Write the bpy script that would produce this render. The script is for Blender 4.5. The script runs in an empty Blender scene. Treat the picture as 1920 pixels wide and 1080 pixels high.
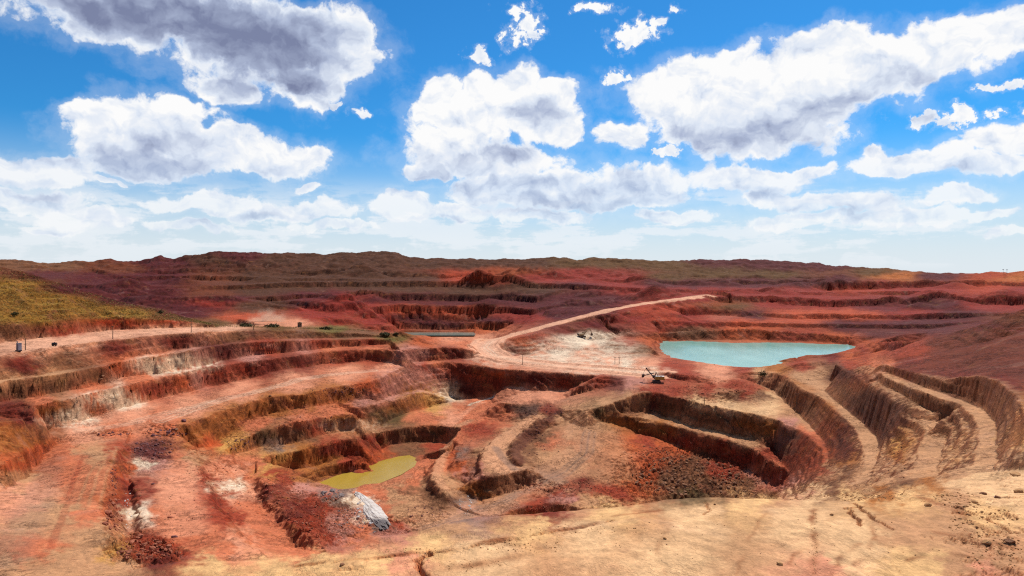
import bpy, bmesh, math, random, time
import numpy as np
from mathutils import Vector, Matrix
from mathutils.geometry import delaunay_2d_cdt
T0 = time.time()
random.seed(7); RNG = np.random.default_rng(11)
S = bpy.context.scene
COL = S.collection

# ------------------------------------------------------------------ camera, sky, sun, exposure
F = 1280.0; CU = 960.0; V0 = 505.0; ZC = 115.0        # focal length in px of a 1920 wide frame, horizon row, eye height
cam_d = bpy.data.cameras.new('camera'); cam = bpy.data.objects.new('camera', cam_d); COL.objects.link(cam)
cam.location = (0, 0, ZC); cam.rotation_euler = (math.radians(90), 0, 0)
cam_d.lens = 24.0; cam_d.sensor_width = 36.0; cam_d.shift_y = -(540 - V0) / 1920.0
cam_d.clip_start = 0.5; cam_d.clip_end = 60000
S.camera = cam
SUN_EL = math.radians(52); SUN_AZ = math.radians(32)   # azimuth clockwise from +Y (straight ahead)
sd = Vector((math.sin(SUN_AZ) * math.cos(SUN_EL), math.cos(SUN_AZ) * math.cos(SUN_EL), math.sin(SUN_EL)))
sun_d = bpy.data.lights.new('sun', 'SUN'); sun = bpy.data.objects.new('sun', sun_d); COL.objects.link(sun)
sun_d.energy = 4.8; sun_d.angle = math.radians(0.5); sun_d.color = (1.0, 0.95, 0.87)
sun.rotation_euler = sd.to_track_quat('Z', 'Y').to_euler(); sun.location = (0, 0, 400)
S.view_settings.view_transform = 'Standard'; S.view_settings.look = 'None'
S.view_settings.gamma = 1.0; S.view_settings.use_curve_mapping = False
S.view_settings.exposure = 0.24
ALB_K = 0.72                       # soil swatches to reflectance
S.cycles.use_denoising = False; S.cycles.pixel_filter_type = 'BLACKMAN_HARRIS'; S.cycles.filter_width = 1.2
S.cycles.max_bounces = 4; S.cycles.diffuse_bounces = 2; S.cycles.volume_bounces = 1

class NT:
    """short-hand for building node trees"""
    def __init__(self, tree): self.t = tree; self.n = tree.nodes; self.l = tree.links
    def put(self, sock, val):
        if val is None: return
        if isinstance(val, bpy.types.NodeSocket): self.l.new(val, sock)
        elif isinstance(val, (tuple, list)):
            val = tuple(val)
            if sock.type == 'RGBA' and len(val) == 3: val = val + (1.0,)
            sock.default_value = val
        else: sock.default_value = val
    def node(self, ty, ins=None, **props):
        n = self.n.new(ty)
        for k, v in props.items(): setattr(n, k, v)
        for k, v in (ins or {}).items(): self.put(n.inputs[k], v)
        return n
    def m(self, op, a, b=None, c=None, clamp=False):
        n = self.n.new('ShaderNodeMath'); n.operation = op; n.use_clamp = clamp
        self.put(n.inputs[0], a); self.put(n.inputs[1], b); self.put(n.inputs[2], c)
        return n.outputs[0]
    def vm(self, op, a, b=None, c=None, out=0):
        n = self.n.new('ShaderNodeVectorMath'); n.operation = op
        self.put(n.inputs[0], a)
        if op == 'SCALE': self.put(n.inputs['Scale'], b)
        else: self.put(n.inputs[1], b); self.put(n.inputs[2], c)
        return n.outputs[out]
    def length(self, a): return self.vm('LENGTH', a, out=1)
    def noise(self, vec, scale, detail=4, rough=.55, lac=2.0, dim='3D', out=0, dist=0.0):
        n = self.node('ShaderNodeTexNoise', {'Vector': vec, 'Scale': scale, 'Detail': detail, 'Roughness': rough,
                      'Lacunarity': lac, 'Distortion': dist}, noise_dimensions=dim)
        return n.outputs[out]
    def ss(self, x, a, b, lo=0.0, hi=1.0):
        n = self.node('ShaderNodeMapRange', {'Value': x, 'From Min': a, 'From Max': b, 'To Min': lo, 'To Max': hi},
                      interpolation_type='SMOOTHSTEP')
        return n.outputs[0]
    def lin(self, x, a, b, lo=0.0, hi=1.0):
        return self.node('ShaderNodeMapRange', {'Value': x, 'From Min': a, 'From Max': b, 'To Min': lo, 'To Max': hi}).outputs[0]
    def mix(self, f, a, b, mode='MIX'):
        n = self.n.new('ShaderNodeMix'); n.data_type = 'RGBA'; n.blend_type = mode
        self.put(n.inputs[0], f); self.put(n.inputs[6], a); self.put(n.inputs[7], b)
        return n.outputs[2]
    def comb(self, x, y, z):
        return self.node('ShaderNodeCombineXYZ', {0: x, 1: y, 2: z}).outputs[0]
    def sep(self, v): return self.node('ShaderNodeSeparateXYZ', {0: v}).outputs

def s2l(c):
    c = np.asarray(c, float) / 255.0
    return np.where(c <= .04045, c / 12.92, ((c + .055) / 1.055) ** 2.4)

# -- sky: Nishita air plus broken cumulus, all by direction
world = bpy.data.worlds.new('World'); S.world = world; world.use_nodes = True
SKY_TINT = (.15, .62, .96); CLOUD_GAIN = 8.1
CLOUDS = '''330,30,240,62;500,92,190,78;570,150,100,55;625,110,72,58;240,40,130,46;610,55,90,48;420,165,70,28;590,190,50,22;160,15,80,25
300,235,105,48;250,262,105,52;190,222,62,24;400,280,115,42;520,300,100,38;590,296,40,24;280,308,100,26;340,215,60,30;440,262,60,24
60,325,105,24;112,318,66,26;10,308,44,26
822,172,44,46;880,225,118,66;960,190,66,58;1020,212,84,56;820,268,74,46;920,298,170,40;1065,240,46,36;985,150,36,30;800,318,52,20;900,165,46,36;1040,175,50,30
1400,172,215,70;1560,142,190,66;1690,112,140,50;1810,72,120,40;1260,180,86,54;1160,256,46,32;1420,248,160,52;1340,128,90,42;1540,88,80,34;1890,46,70,34;1300,225,90,45;1500,215,110,50
1690,308,90,22;1765,298,62,24;1872,262,62,28;1880,308,62,24;1640,288,22,13;1920,250,50,25
1000,345,185,34;1200,345,165,40;1400,338,130,28;1100,372,250,26;900,360,80,24;1480,326,70,14
60,380,95,22;160,412,90,18;380,382,125,26;480,398,70,20;600,395,90,26;750,385,66,34;850,398,85,22;1010,408,110,20;1260,408,110,18;1440,372,70,22;1520,385,66,22;1600,385,70,20;1790,368,75,14;1690,405,150,18;1850,402,66,13;580,352,30,10;210,340,24,8;350,425,90,14;90,425,60,12;640,425,110,14;1480,415,110,16;1900,440,40,10'''
SCRAPS = '''978,52,36,34;1182,66,38,22;913,108,30,12;690,218,19,10;1246,282,32,12;1225,45,18,10;1262,18,14,9;955,30,16,16;1150,148,30,12;1790,218,70,14;1880,156,40,8;1110,14,40,12;640,196,14,8'''
DARKS = '''390,40,255,66;500,105,150,66;250,35,130,40;570,150,60,34;180,25,60,22'''
SOFTS = '''1000,330,120,22;1150,345,100,20;500,395,60,10;850,405,70,10;1250,412,90,9;1560,392,80,9;1010,200,60,30;260,285,120,38;420,310,140,30;330,262,90,34;520,318,90,22;60,345,110,14;880,325,140,32;950,275,80,24;840,292,60,24
1450,240,220,52;1600,190,150,40;1380,285,120,26;1290,240,80,30;1700,135,100,24;1000,372,180,26;1200,374,160,24;1400,355,90,16;1760,318,90,12;1880,322,70,12;380,400,110,12;750,404,60,14;160,424,80,8;1440,388,60,8;1700,418,130,8'''
def cpos(u, v):
    x = (u - CU); return math.atan2(x, F) * F, math.atan2(V0 - v, math.hypot(F, x)) * F
def build_sky():
    w = NT(world.node_tree); w.n.clear()
    dirv = w.vm('NORMALIZE', w.node('ShaderNodeTexCoord').outputs['Generated'])
    X, Y, Zc = w.sep(dirv)
    az = w.m('MULTIPLY', w.m('ARCTAN2', X, Y), F / 100); el = w.m('MULTIPLY', w.m('ARCSINE', Zc), F / 100)
    p = w.comb(az, el, 0.0)
    sky = w.node('ShaderNodeTexSky', sky_type='NISHITA', sun_disc=False, sun_elevation=SUN_EL, sun_rotation=SUN_AZ,
                 altitude=300, air_density=1.0, dust_density=0.3, ozone_density=3.0)
    blue = w.mix(1.0, sky.outputs[0], SKY_TINT, 'MULTIPLY')
    # billows push the outlines about
    seed = (37.0, 11.0, 4.0)
    def billow(pp, sc):
        v = w.node('ShaderNodeTexVoronoi', {'Vector': pp, 'Scale': sc, 'Detail': 4.0, 'Roughness': .6, 'Lacunarity': 2.2, 'Randomness': 1.0}, voronoi_dimensions='2D', normalize=True)
        return w.m('SUBTRACT', 1.0, v.outputs['Distance'])
    wn = w.node('ShaderNodeTexNoise', {'Vector': w.vm('ADD', p, seed), 'Scale': 1.1, 'Detail': 2.0, 'Roughness': .5}, noise_dimensions='3D').outputs['Color']
    wn2 = w.node('ShaderNodeTexNoise', {'Vector': w.vm('ADD', p, (3, 21, 9)), 'Scale': 4.6, 'Detail': 3.0, 'Roughness': .6}, noise_dimensions='3D').outputs['Color']
    wp = w.vm('ADD', p, w.vm('MULTIPLY', w.vm('SUBTRACT', wn, (.5, .5, .5)), (.72, .50, 0)))
    wp = w.vm('ADD', wp, w.vm('MULTIPLY', w.vm('SUBTRACT', wn2, (.5, .5, .5)), (.26, .20, 0)))
    def field(txt, pp, soft):
        cur = None
        for a in txt.replace('\n', ';').split(';'):
            u, v, ru, rv = map(float, a.split(',')); x, y = cpos(u, v); k = 100.0
            q = w.vm('MULTIPLY_ADD', pp, (k / ru, k / rv, 0), (-x / ru, -y / rv, 0)); d = w.length(q)
            cur = d if cur is None else w.m('SMOOTH_MIN', cur, d, soft)
        return w.m('SUBTRACT', 1.0, cur)
    env = field(CLOUDS, wp, .18)
    drk = field(DARKS, wp, .25); drm = field(SOFTS, w.vm('ADD', wp, (0, .10, 0)), .25)
    n1 = w.noise(w.vm('ADD', p, seed), 1.3, 8, .56)
    def puff(pp):
        b = billow(w.vm('ADD', w.vm('MULTIPLY', pp, (1, 1.25, 1)), seed), 2.1)
        f = w.noise(w.vm('ADD', pp, seed), 2.4, 7, .6)
        return w.m('ADD', w.m('MULTIPLY', b, .55), w.m('MULTIPLY', f, .75))
    pf = puff(wp); pu = puff(w.vm('ADD', wp, (.05, .16, 0)))
    dens = w.m('ADD', w.m('MULTIPLY', env, 1.0), w.m('MULTIPLY', w.m('SUBTRACT', n1, .5), 1.15))
    dens = w.m('ADD', dens, w.m('MULTIPLY', w.m('SUBTRACT', pf, .80), .85))
    nh = w.noise(w.vm('ADD', p, (2, 31, 7)), 4.2, 7, .62)
    scr = w.m('ADD', w.m('MULTIPLY', field(SCRAPS, wp, .1), .85), w.m('MULTIPLY', w.m('SUBTRACT', nh, .54), 3.2)); dens = w.m('MAXIMUM', dens, w.m('MINIMUM', scr, .42))
    # the rest of the sky, outside the named clouds: the same broken cumulus
    el_ = w.m('MAXIMUM', Zc, .012); pl = w.comb(w.m('DIVIDE', X, w.m('ADD', el_, .03)), w.m('DIVIDE', Y, w.m('ADD', el_, .03)), 0)
    g1 = w.noise(w.vm('ADD', pl, (5.3, 2.1, 0)), .55, 8, .58)
    side = w.ss(w.m('ABSOLUTE', az), 8.4, 11.0); up = w.ss(el, 6.0, 9.0); outm = w.m('MAXIMUM', side, up)
    gen = w.m('ADD', w.m('MULTIPLY', w.m('SUBTRACT', g1, .53), 4.5), w.m('MULTIPLY', w.m('SUBTRACT', pf, .80), .7))
    dens = w.m('MAXIMUM', dens, w.m('SUBTRACT', w.m('MULTIPLY', gen, outm), w.m('MULTIPLY', w.m('SUBTRACT', 1, outm), 5)))
    # low rows near the horizon
    g2 = w.noise(w.vm('ADD', w.comb(w.m('MULTIPLY', az, .42), w.m('MULTIPLY', el, 2.1), 0), (9, 4, 1)), 1.35, 8, .6)
    low = w.m('MULTIPLY', w.ss(el, 1.75, .9), w.m('MULTIPLY', w.lin(el, -.02, .5, .35, 1.0), w.ss(el, -.05, .12)))
    rows_ = w.m('MULTIPLY', w.ss(w.m('ADD', g2, w.m('MULTIPLY', w.m('SUBTRACT', pf, .8), .30)), .47, .56), low)
    dens = w.m('SUBTRACT', dens, w.m('MULTIPLY', w.ss(el, 1.75, .9), .17))
    alpha = w.ss(dens, -.06, .22)
    wisp = w.m('MULTIPLY', w.ss(dens, -.42, .05), .16)
    alpha = w.m('MAXIMUM', alpha, wisp)
    thick = w.ss(dens, .15, .95)
    def lobe(pp):
        v = w.node('ShaderNodeTexVoronoi', {'Vector': w.vm('ADD', w.vm('MULTIPLY', pp, (1, 1.3, 1)), (13, 5, 2)), 'Scale': 1.15, 'Detail': 3.0, 'Roughness': .5, 'Lacunarity': 2.3, 'Smoothness': .6, 'Randomness': 1.0}, voronoi_dimensions='2D', feature='SMOOTH_F1', normalize=True)
        return w.m('SUBTRACT', 1.0, v.outputs['Distance'])
    rel = w.m('ADD', w.m('MULTIPLY', w.m('SUBTRACT', lobe(wp), lobe(w.vm('ADD', wp, (.06, .20, 0)))), 2.6), w.m('MULTIPLY', w.m('SUBTRACT', pf, pu), .7))
    ns = w.noise(w.vm('ADD', wp, (3.0, 8.0, 2.0)), .9, 5, .55)
    nz = w.m('MULTIPLY', w.m('SUBTRACT', ns, .5), .8)
    dk = w.m('MAXIMUM', w.m('MULTIPLY', w.ss(w.m('ADD', drk, nz), -.65, .75), .94), w.m('MULTIPLY', w.ss(w.m('ADD', drm, nz), -.5, .8), .55))
    dk = w.m('MULTIPLY', dk, w.ss(dens, -.08, .42))
    genshade = w.m('MULTIPLY', w.m('MULTIPLY', thick, outm), .6)
    shade = w.m('ADD', w.m('MAXIMUM', w.m('MULTIPLY', dk, .92), genshade), w.m('MULTIPLY', thick, .10))
    shade = w.m('SUBTRACT', shade, w.m('MULTIPLY', rel, w.lin(shade, 0, 1, .75, .25)), clamp=True)
    ccol = w.node('ShaderNodeValToRGB', {0: shade}); cr = ccol.color_ramp
    cr.elements[0].position = 0; cr.elements[0].color = (1.02, 1.02, 1.02, 1); cr.elements[1].position = 1; cr.elements[1].color = (.21, .245, .395, 1)
    e = cr.elements.new(.35); e.color = (.76, .83, .95, 1); e = cr.elements.new(.7); e.color = (.45, .52, .70, 1)
    cloud = w.vm('SCALE', ccol.outputs[0], CLOUD_GAIN)
    hz = w.vm('SCALE', (.80, .86, .91), CLOUD_GAIN)
    base = w.mix(w.m('MULTIPLY', w.ss(el, 2.5, -.1), .96), blue, hz)
    base = w.mix(w.m('MULTIPLY', rows_, .60), base, w.vm('SCALE', (.93, .96, 1.0), CLOUD_GAIN))
    lowfade = w.m('MULTIPLY', alpha, w.lin(el, .5, 2.0, .62, 1.0))
    final = w.mix(lowfade, base, cloud)
    bg = w.node('ShaderNodeBackground', {'Color': final, 'Strength': 0.1})
    w.node('ShaderNodeOutputWorld', {'Surface': bg.outputs[0]})

build_sky()
world.cycles.sampling_method = 'MANUAL'; world.cycles.sample_map_resolution = 512

# ------------------------------------------------------------------ terrain: bench crests and toes, surveyed as lines in space
def hash2(ix, iy, seed):
    h = (ix.astype(np.int64) * 374761393 + iy.astype(np.int64) * 668265263 + seed * 1442695041) & 0xFFFFFFFF
    h = ((h ^ (h >> 13)) * 1274126177) & 0xFFFFFFFF
    return (h ^ (h >> 16)) & 0xFFFFFFFF
def perlin(x, y, seed=0):
    ix = np.floor(x); iy = np.floor(y); fx = x - ix; fy = y - iy
    u = fx * fx * fx * (fx * (fx * 6 - 15) + 10); v = fy * fy * fy * (fy * (fy * 6 - 15) + 10)
    def g(dx, dy):
        a = hash2(ix + dx, iy + dy, seed) * (2 * math.pi / 4294967296.0)
        return np.cos(a) * (fx - dx) + np.sin(a) * (fy - dy)
    a = g(0, 0); b = g(1, 0); c = g(0, 1); d = g(1, 1)
    return 1.5 * (a + u * (b - a) + v * (c - a) + u * v * (a - b - c + d))
def fbm(x, y, oct=4, seed=0, gain=.5):
    s = 0; a = 1; f = 1
    for o in range(oct):
        s = s + a * perlin(x * f, y * f, seed + o * 17); a *= gain; f *= 2.03
    return s

PTS = []; EDG = []
class Line:
    def __init__(self, u, v, D): 
        self.u = np.array(u, float); self.v = np.array(v, float); self.D = np.array(D, float); self.z = -(self.v - V0) * self.D / F
        o = np.argsort(self.u); self.su = self.u[o]; self.sD = self.D[o]; self.sz = self.z[o]
    def at(self, u): return np.interp(u, self.su, self.sD), np.interp(u, self.su, self.sz)
def resample(p, step=6.0):
    p = np.array(p, float); out = [p[0]]
    for a, b in zip(p[:-1], p[1:]):
        n = max(1, int(math.ceil(math.hypot(b[0] - a[0], (b[1] - a[1]) * 1.5) / step)))
        for k in range(1, n + 1): out.append(a + (b - a) * k / n)
    return np.array(out)
def emit(l, link=True):
    i0 = len(PTS)
    for u, D, z in zip(l.u, l.D, l.z): PTS.append((u, D, z))
    if link: EDG.extend((i, i + 1) for i in range(i0, len(PTS) - 1))
    return l
def Z(pts, z=None):
    """crest or toe drawn in the view with its height: (u, v) or (u, v, z)"""
    p = resample([(q[0], q[1], q[2] if len(q) > 2 else z) for q in pts])
    return emit(Line(p[:, 0], p[:, 1], -p[:, 2] * F / (p[:, 1] - V0)))
def DD(pts):
    p = resample(pts); return emit(Line(p[:, 0], p[:, 1], p[:, 2]))
def toe(par, pts, zt, c0=.5, c1=.8):
    """foot of the face below crest `par`, with a slope between c0 and c1 (run / drop)"""
    p = resample(pts); D1, z1 = par.at(p[:, 0]); s = p[:, 1] - V0
    D2 = -zt * F / s; dz = z1 - zt
    c = np.clip(np.where(dz > .5, (D1 - D2) / np.maximum(dz, .5), c0), c0, c1)
    d = (s * D1 / F + z1) / (1 + c * s / F); d = np.maximum(d, .3)
    return emit(Line(p[:, 0], p[:, 1], D1 - c * d))
def crest(par, pts, c=.7):
    """crest above the toe `par` (the next thing up and back)"""
    p = resample(pts); D1, z1 = par.at(p[:, 0]); s = p[:, 1] - V0
    d = np.maximum((-z1 - s * D1 / F) / (1 + c * s / F), .3)
    return emit(Line(p[:, 0], p[:, 1], D1 + c * d))
def flat(par, pts, zt, g=.06):
    """outer edge of the bench that starts at the toe `par`"""
    p = resample(pts); D1, z1 = par.at(p[:, 0]); s = (p[:, 1] - V0) / F
    D2 = -zt / s; gr = np.clip((z1 - zt) / np.maximum(D1 - D2, .1), -g, g)
    gr = np.where(D1 - D2 < .5, g, gr)
    D2 = np.minimum((-z1 + gr * D1) / (s + gr), D1 - .8)
    return emit(Line(p[:, 0], p[:, 1], D2))
def back(par, dD, dz):
    l = Line(par.u, par.v, par.D + dD); l.z = par.z - dz
    for a in (l,): emit(a, False)
    return l



# ---- left: grass hill, service road, upper benches
hr = DD([(-300,470,420),(-120,480,425),(0,500,436),(40,507,442),(130,535,465),(230,565,483),(300,577,506),(345,592,516),(400,606,532)])
back(hr, 40, 14); back(hr, 110, 50)
r1 = Z([(-300,690,-40),(-120,662,-40),(0,643,-40),(100,631,-40),(200,620,-40),(300,615.5,-40.5),(440,612.5,-44),(520,616,-47),(650,620.5,-53),(740,626,-57)])
hb = crest(r1, [(-300,640),(-120,622),(0,611),(60,606),(140,601),(250,597),(290,598),(345,604),(400,609)], .55)
r2 = flat(r1, [(-300,720),(-120,685),(0,664),(60,656),(130,646),(215,636),(330,625),(440,619.5),(540,619.8),(650,623.5),(735,629)], -40.3, .03)
DD([(420,608,545),(480,609,575),(560,611,610),(640,614,640),(720,619,655)])
DD([(470,605,650),(500,604,665),(560,605,675),(590,609,680)])
DD([(450,597,740),(500,596.5,740),(560,598,745),(600,602,745)])
a2 = toe(r2, [(-300,790),(-120,738),(0,712),(60,706),(100,698),(150,690),(225,675),(290,663),(370,650),(450,640.5),(540,634.5),(620,634),(680,632),(735,633)], -50, .9, 1.7)
b1 = flat(a2, [(-300,800),(-120,745),(0,718),(30,713),(100,702.5),(150,694.5),(225,679.5),(290,667.5),(370,654),(450,643.5),(540,638),(620,637),(690,635),(735,636)], -50.3)
b2 = toe(b1, [(-300,850),(-120,775),(0,752),(48,746),(125,733),(185,721),(219,708),(258,703),(302,700),(333,694),(396,682),(431,672),(500,664.5),(577,656),(619,652),(671,648),(735,645)], -60, .45, 1.2)
c1 = flat(b2, [(45,764),(60,762),(125,750.5),(187,734),(208,728),(250,720),(312,705),(354,696),(396,688),(431,684),(473,678),(546,668),(610,660),(650,656.5),(702,654.5),(752,656)], -60.5)
# knob at the end of the dark bench face and the small plateau behind the haul road
DD([(700,620.5,618),(728,619,616),(749,620,614)])
DD([(752,648,582),(753,640,590),(754,632,606)])
pl = Z([(757,636),(800,633.5),(850,632),(885,631.5)], -66.5); back(pl, 14, 12); back(pl, 40, 26)
Z([(765,650),(800,647),(850,645),(875,645)], -66)
c1b = Z([(752,656,-65),(785,653,-65),(830,651,-65),(870,652.5,-66),(886,657,-68.5)])
c2 = toe(c1, [(78,812),(90,806),(125,795),(177,781),(244,761),(333,738),(396,724),(431,717),(473,708),(500,698),(546,690.5),(608,683.5),(687,677),(742,680)], -72, .6, 1.4)
c2b = toe(c1b, [(742,679.5),(796,678.5),(840,675),(882,672.5)], -73, .5, .8)
DD([(890,665,575),(930,680,540)])

# ---- pit: rim of the wide pink bench
d1 = Z([(175,822),(235,814),(310,808),(342,799),(372,789),(413,770),(452,758),(504,744),(570,739),(629,726),(692,717),(712,711),(730,700),(751,692),(793,683),(837,678.5),(876,681),(928,690),(991,694.5),(1053,699),(1107,703)], -73)
# low heap of rubble along the rim
d2 = toe(d1, [(345,830),(370,842),(400,836),(430,815),(451,795),(507,775),(559,766),(622,757),(663,749),(690,745)], -82, .55, 1.3)
d2p = toe(d1, [(704,752),(720,746),(782,730),(800,733)], -84, .8, 1.6)
d2w = toe(d1, [(845,742),(853,750),(897,746.5),(930,744)], -94, .5, .8)
d2r = toe(d1, [(945,726),(978,724),(991,732),(1062,733),(1085,722),(1110,712)], -85, .45, .9)
padf = flat(d2r, [(936,755),(990,757),(1040,752),(1075,742)], -86)
# bench four and its rim
e1 = flat(d2, [(420,842),(455,823),(476,813),(528,796),(586,786),(642,778),(662,777)], -83)
e1b = flat(d2p, [(688,764),(726,754),(752,747),(785,736),(806,736)], -85.5)
e2 = toe(e1, [(430,855),(455,845),(485,836),(507,834),(549,831),(601,815),(640,808),(664,806)], -93, .5, 1.0)
e2b = toe(e1b, [(705,804),(720,796),(735,786),(760,773),(792,769),(812,760)], -94, .6, 1.2)
Z([(846,753.5),(880,750),(925,758)], -94)
# bench five
f1 = flat(e2, [(474,885),(484,870),(507,854),(559,843.5),(611,831),(663,819)], -94.5)
f1b = flat(e2b, [(700,811),(762,800),(787,797),(835,798),(866,801)], -95)
f2 = toe(f1, [(500,893),(513,886),(549,879),(590,874),(632,858),(663,847)], -105, .45, .7)
f2b = toe(f1b, [(715,840),(731,833),(779,826.5),(837,828.5),(850,822)], -105, .4, .6)
g1 = flat(f2, [(540,899),(565,891),(600,881),(642,867),(680,858)], -106)
g1b = flat(f2b, [(715,850),(750,845),(780,842),(830,838),(845,834)], -106.3)
g2 = toe(g1, [(560,917),(574,912),(600,901),(640,887),(680,874)], -105.4, .3, 2.5)
g2b = toe(g1b, [(715,866),(745,858.5),(772,855.5),(805,851),(825,850)], -105.3, .5, 4.0)
# pond basin and the sandy floor beside it
Z([(583,914),(610,905),(660,886),(700,874),(740,862),(766,859)], -106.3)
Z([(592,917),(610,921),(655,919),(700,907),(750,887),(772,872),(780,863),(776,858)], -105.6)
Z([(620,910),(680,895),(740,874)], -106.7)
Z([(705,925),(760,905),(790,880),(800,868)], -105.2)
Z([(690,960),(740,965),(785,950),(800,937)], -105.1)
# left ridge of the spiral ramp
rl = Z([(925,757,-92.0),(900,780,-94.0),(867,803,-95.4),(846,830,-97.8),(825,855,-99.8),(812,874,-101.0),(808,890,-101.56),(814,905,-102.04),(830,921,-102.5),(850,932,-102.92)])
Z([(852,842,-101.8),(830,862,-103.7),(808,876,-104.9),(796,890,-105.1),(786,910,-105.3),(792,930,-105.3),(812,945,-105.3),(842,957,-105.0),(868,962,-104.8)])
Z([(875,812,-97.0),(858,838,-99.4),(842,860,-101.56),(836,885,-102.8),(845,908,-103.52),(862,925,-104.12)])
Z([(858,905,-104.12),(870,930,-104.84),(872,950,-105.2)])
cone = Z([(856,864,-99.0),(862,862,-98.68),(868,866,-98.84)]); 
Z([(868,905,-103.7),(880,908,-103.88),(893,905,-103.7)])
# flat turn of the ramp
ul = Z([(1000,783,-89),(960,800,-91.5),(925,822,-94.0),(905,845,-95.8),(898,865,-96.6),(902,893,-97.4)])
ur = Z([(1040,770,-86.5),(1008,788,-89),(975,812,-92.5),(955,838,-95.0),(955,858,-96.2),(966,874,-96.6),(992,880,-96.6)])
uf = Z([(902,893,-97.4),(930,893,-97.4),(960,887,-97.08),(992,880,-96.6)])
toe(uf, [(882,938),(910,940),(940,930),(975,917),(1000,907)], -104.0, .55, .8)
Z([(1062,792,-90.0),(1030,805,-93.5),(1000,825,-96.2),(992,850,-97.4),(1005,872,-98.2),(1012,890,-99.4)])
Z([(1010,778,-87),(985,768,-87),(950,772,-91.0),(935,790,-95.0)])
Z([(895,850,-97.8),(885,875,-99.0),(888,893,-99.8)])
# lower ramp, road fan
Z([(1100,800,-88),(1095,835,-92.5),(1080,865,-96.2),(1040,890,-99.4),(1000,920,-101.8),(940,945,-103.7),(880,965,-104.9),(800,990,-105.8)])
Z([(1150,850,-93.5),(1140,880,-97.0),(1090,905,-100.2)])
Z([(760,1000,-105.8),(830,1005,-105.8)])
# red arc of spoil and the hole in front of it
Z([(950,950,-103.1),(1010,928,-101.4),(1060,912,-100.6),(1100,905,-100.2),(1140,918,-99.4),(1180,935,-98.2)])
ho = Z([(915,972,-103.1),(950,962,-102.5),(990,950,-101.8),(1040,943,-101.4),(1065,947,-101.08),(1090,953,-100.6)])
toe(ho, [(930,995),(960,985),(1040,980),(1085,975)], -107.0, .5, .7)
Z([(1050,930,-101.56),(1110,930,-100.6)])

# ---- middle: haul road plateau, machine platform, lake
Z([(1325,553,-37.5),(1240,565.5,-42),(1150,581,-48.6),(1080,599,-56),(1020,616,-62),(960,629,-67),(915,636,-69.5),(893,648,-71),(897,660,-72.2),(915,671,-72.6),(960,682,-72.7),(1050,691,-72.8),(1150,698,-73),(1215,706,-73.2)])
Z([(1330,551.5,-37.3),(1240,562.5,-41.6),(1150,577.5,-48),(1080,594,-55),(1020,611,-61),(985,621,-65),(960,625,-66.5)])
bt = Z([(1000,626,-63),(960,634,-65.5),(935,645,-68),(940,655,-70)])
Z([(1040,611,-59),(1100,600,-54),(1180,582,-48.5)])
toe(bt, [(1060,640),(1020,652),(985,668),(950,664)], -72, 1.0, 2.0)
Z([(960,668,-72.3),(1000,676,-72.4),(1080,682,-72.4),(1160,690,-72.5),(1230,697,-73)])
Z([(1080,630,-72),(1120,626,-72.2),(1170,632,-72.2),(1200,634,-72.2)])
wb = Z([(1070,622,-67),(1130,614,-64),(1200,618,-65),(1235,622,-66)])
Z([(1105,645,-72),(1150,657,-72.4),(1190,670,-72.6),(1220,672,-72.8)])
Z([(1120,641,-70.5),(1170,641,-68),(1210,645,-68),(1228,655,-69.5)])
Z([(1110,639,-72),(1170,636,-72),(1225,637,-71)])
pf = Z([(1085,722,-77),(1107,712,-75),(1130,705,-73.2),(1160,708,-73.4),(1190,716,-74)])
Z([(1100,735,-82),(1140,725,-78.5),(1180,722,-75.5)])
Z([(1200,690,-72.6),(1260,700,-71),(1310,705,-71),(1330,712,-72.4)])
Z([(1185,697,-73),(1250,707,-74),(1300,718,-74.4),(1340,715,-73.6)])
Z([(1210,722,-74.4),(1260,724,-74.8),(1320,728,-74.6),(1360,716,-73)])
Z([(1260,680,-73.2),(1310,688,-73),(1350,697,-72.6),(1372,712,-73)])
Z([(1280,740,-75.5),(1330,737,-72.5),(1380,730,-70.5),(1400,738,-72),(1370,750,-75.5)])
Z([(1370,706,-70.5),(1400,716,-70.5),(1430,735,-73),(1460,757,-75.5)])
# lake bed and banks
Z([(1234,641),(1234,655),(1236,668),(1270,674.5),(1320,681.5),(1375,691.5),(1430,690),(1468,688),(1490,677),(1520,667),(1550,670),(1590,664),(1615,650)], -75)
Z([(1245,646),(1248,661),(1275,668),(1325,675),(1378,684),(1430,682),(1460,680),(1484,669),(1516,659.5),(1550,661),(1580,656),(1598,649.5)], -80)
Z([(1250,642),(1300,641),(1400,641.5),(1500,643.5),(1570,646)], -80)
lf = Z([(1236,638.2),(1300,637),(1400,637.8),(1500,639.8),(1570,643),(1606,647)], -75.6)
lb = crest(lf, [(1236,622),(1290,619),(1340,616),(1400,613),(1480,620),(1540,623),(1600,633)], 1.2)
Z([(1218,640,-70),(1222,655,-72),(1224,668,-74)])
Z([(1390,700,-70),(1430,694,-68),(1468,698,-66)])
Z([(1480,685,-66),(1520,672,-68),(1545,676,-66),(1585,676,-63)])
Z([(1490,670,-72),(1510,665.5,-70),(1530,665,-70),(1545,669.5,-71)])

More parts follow.
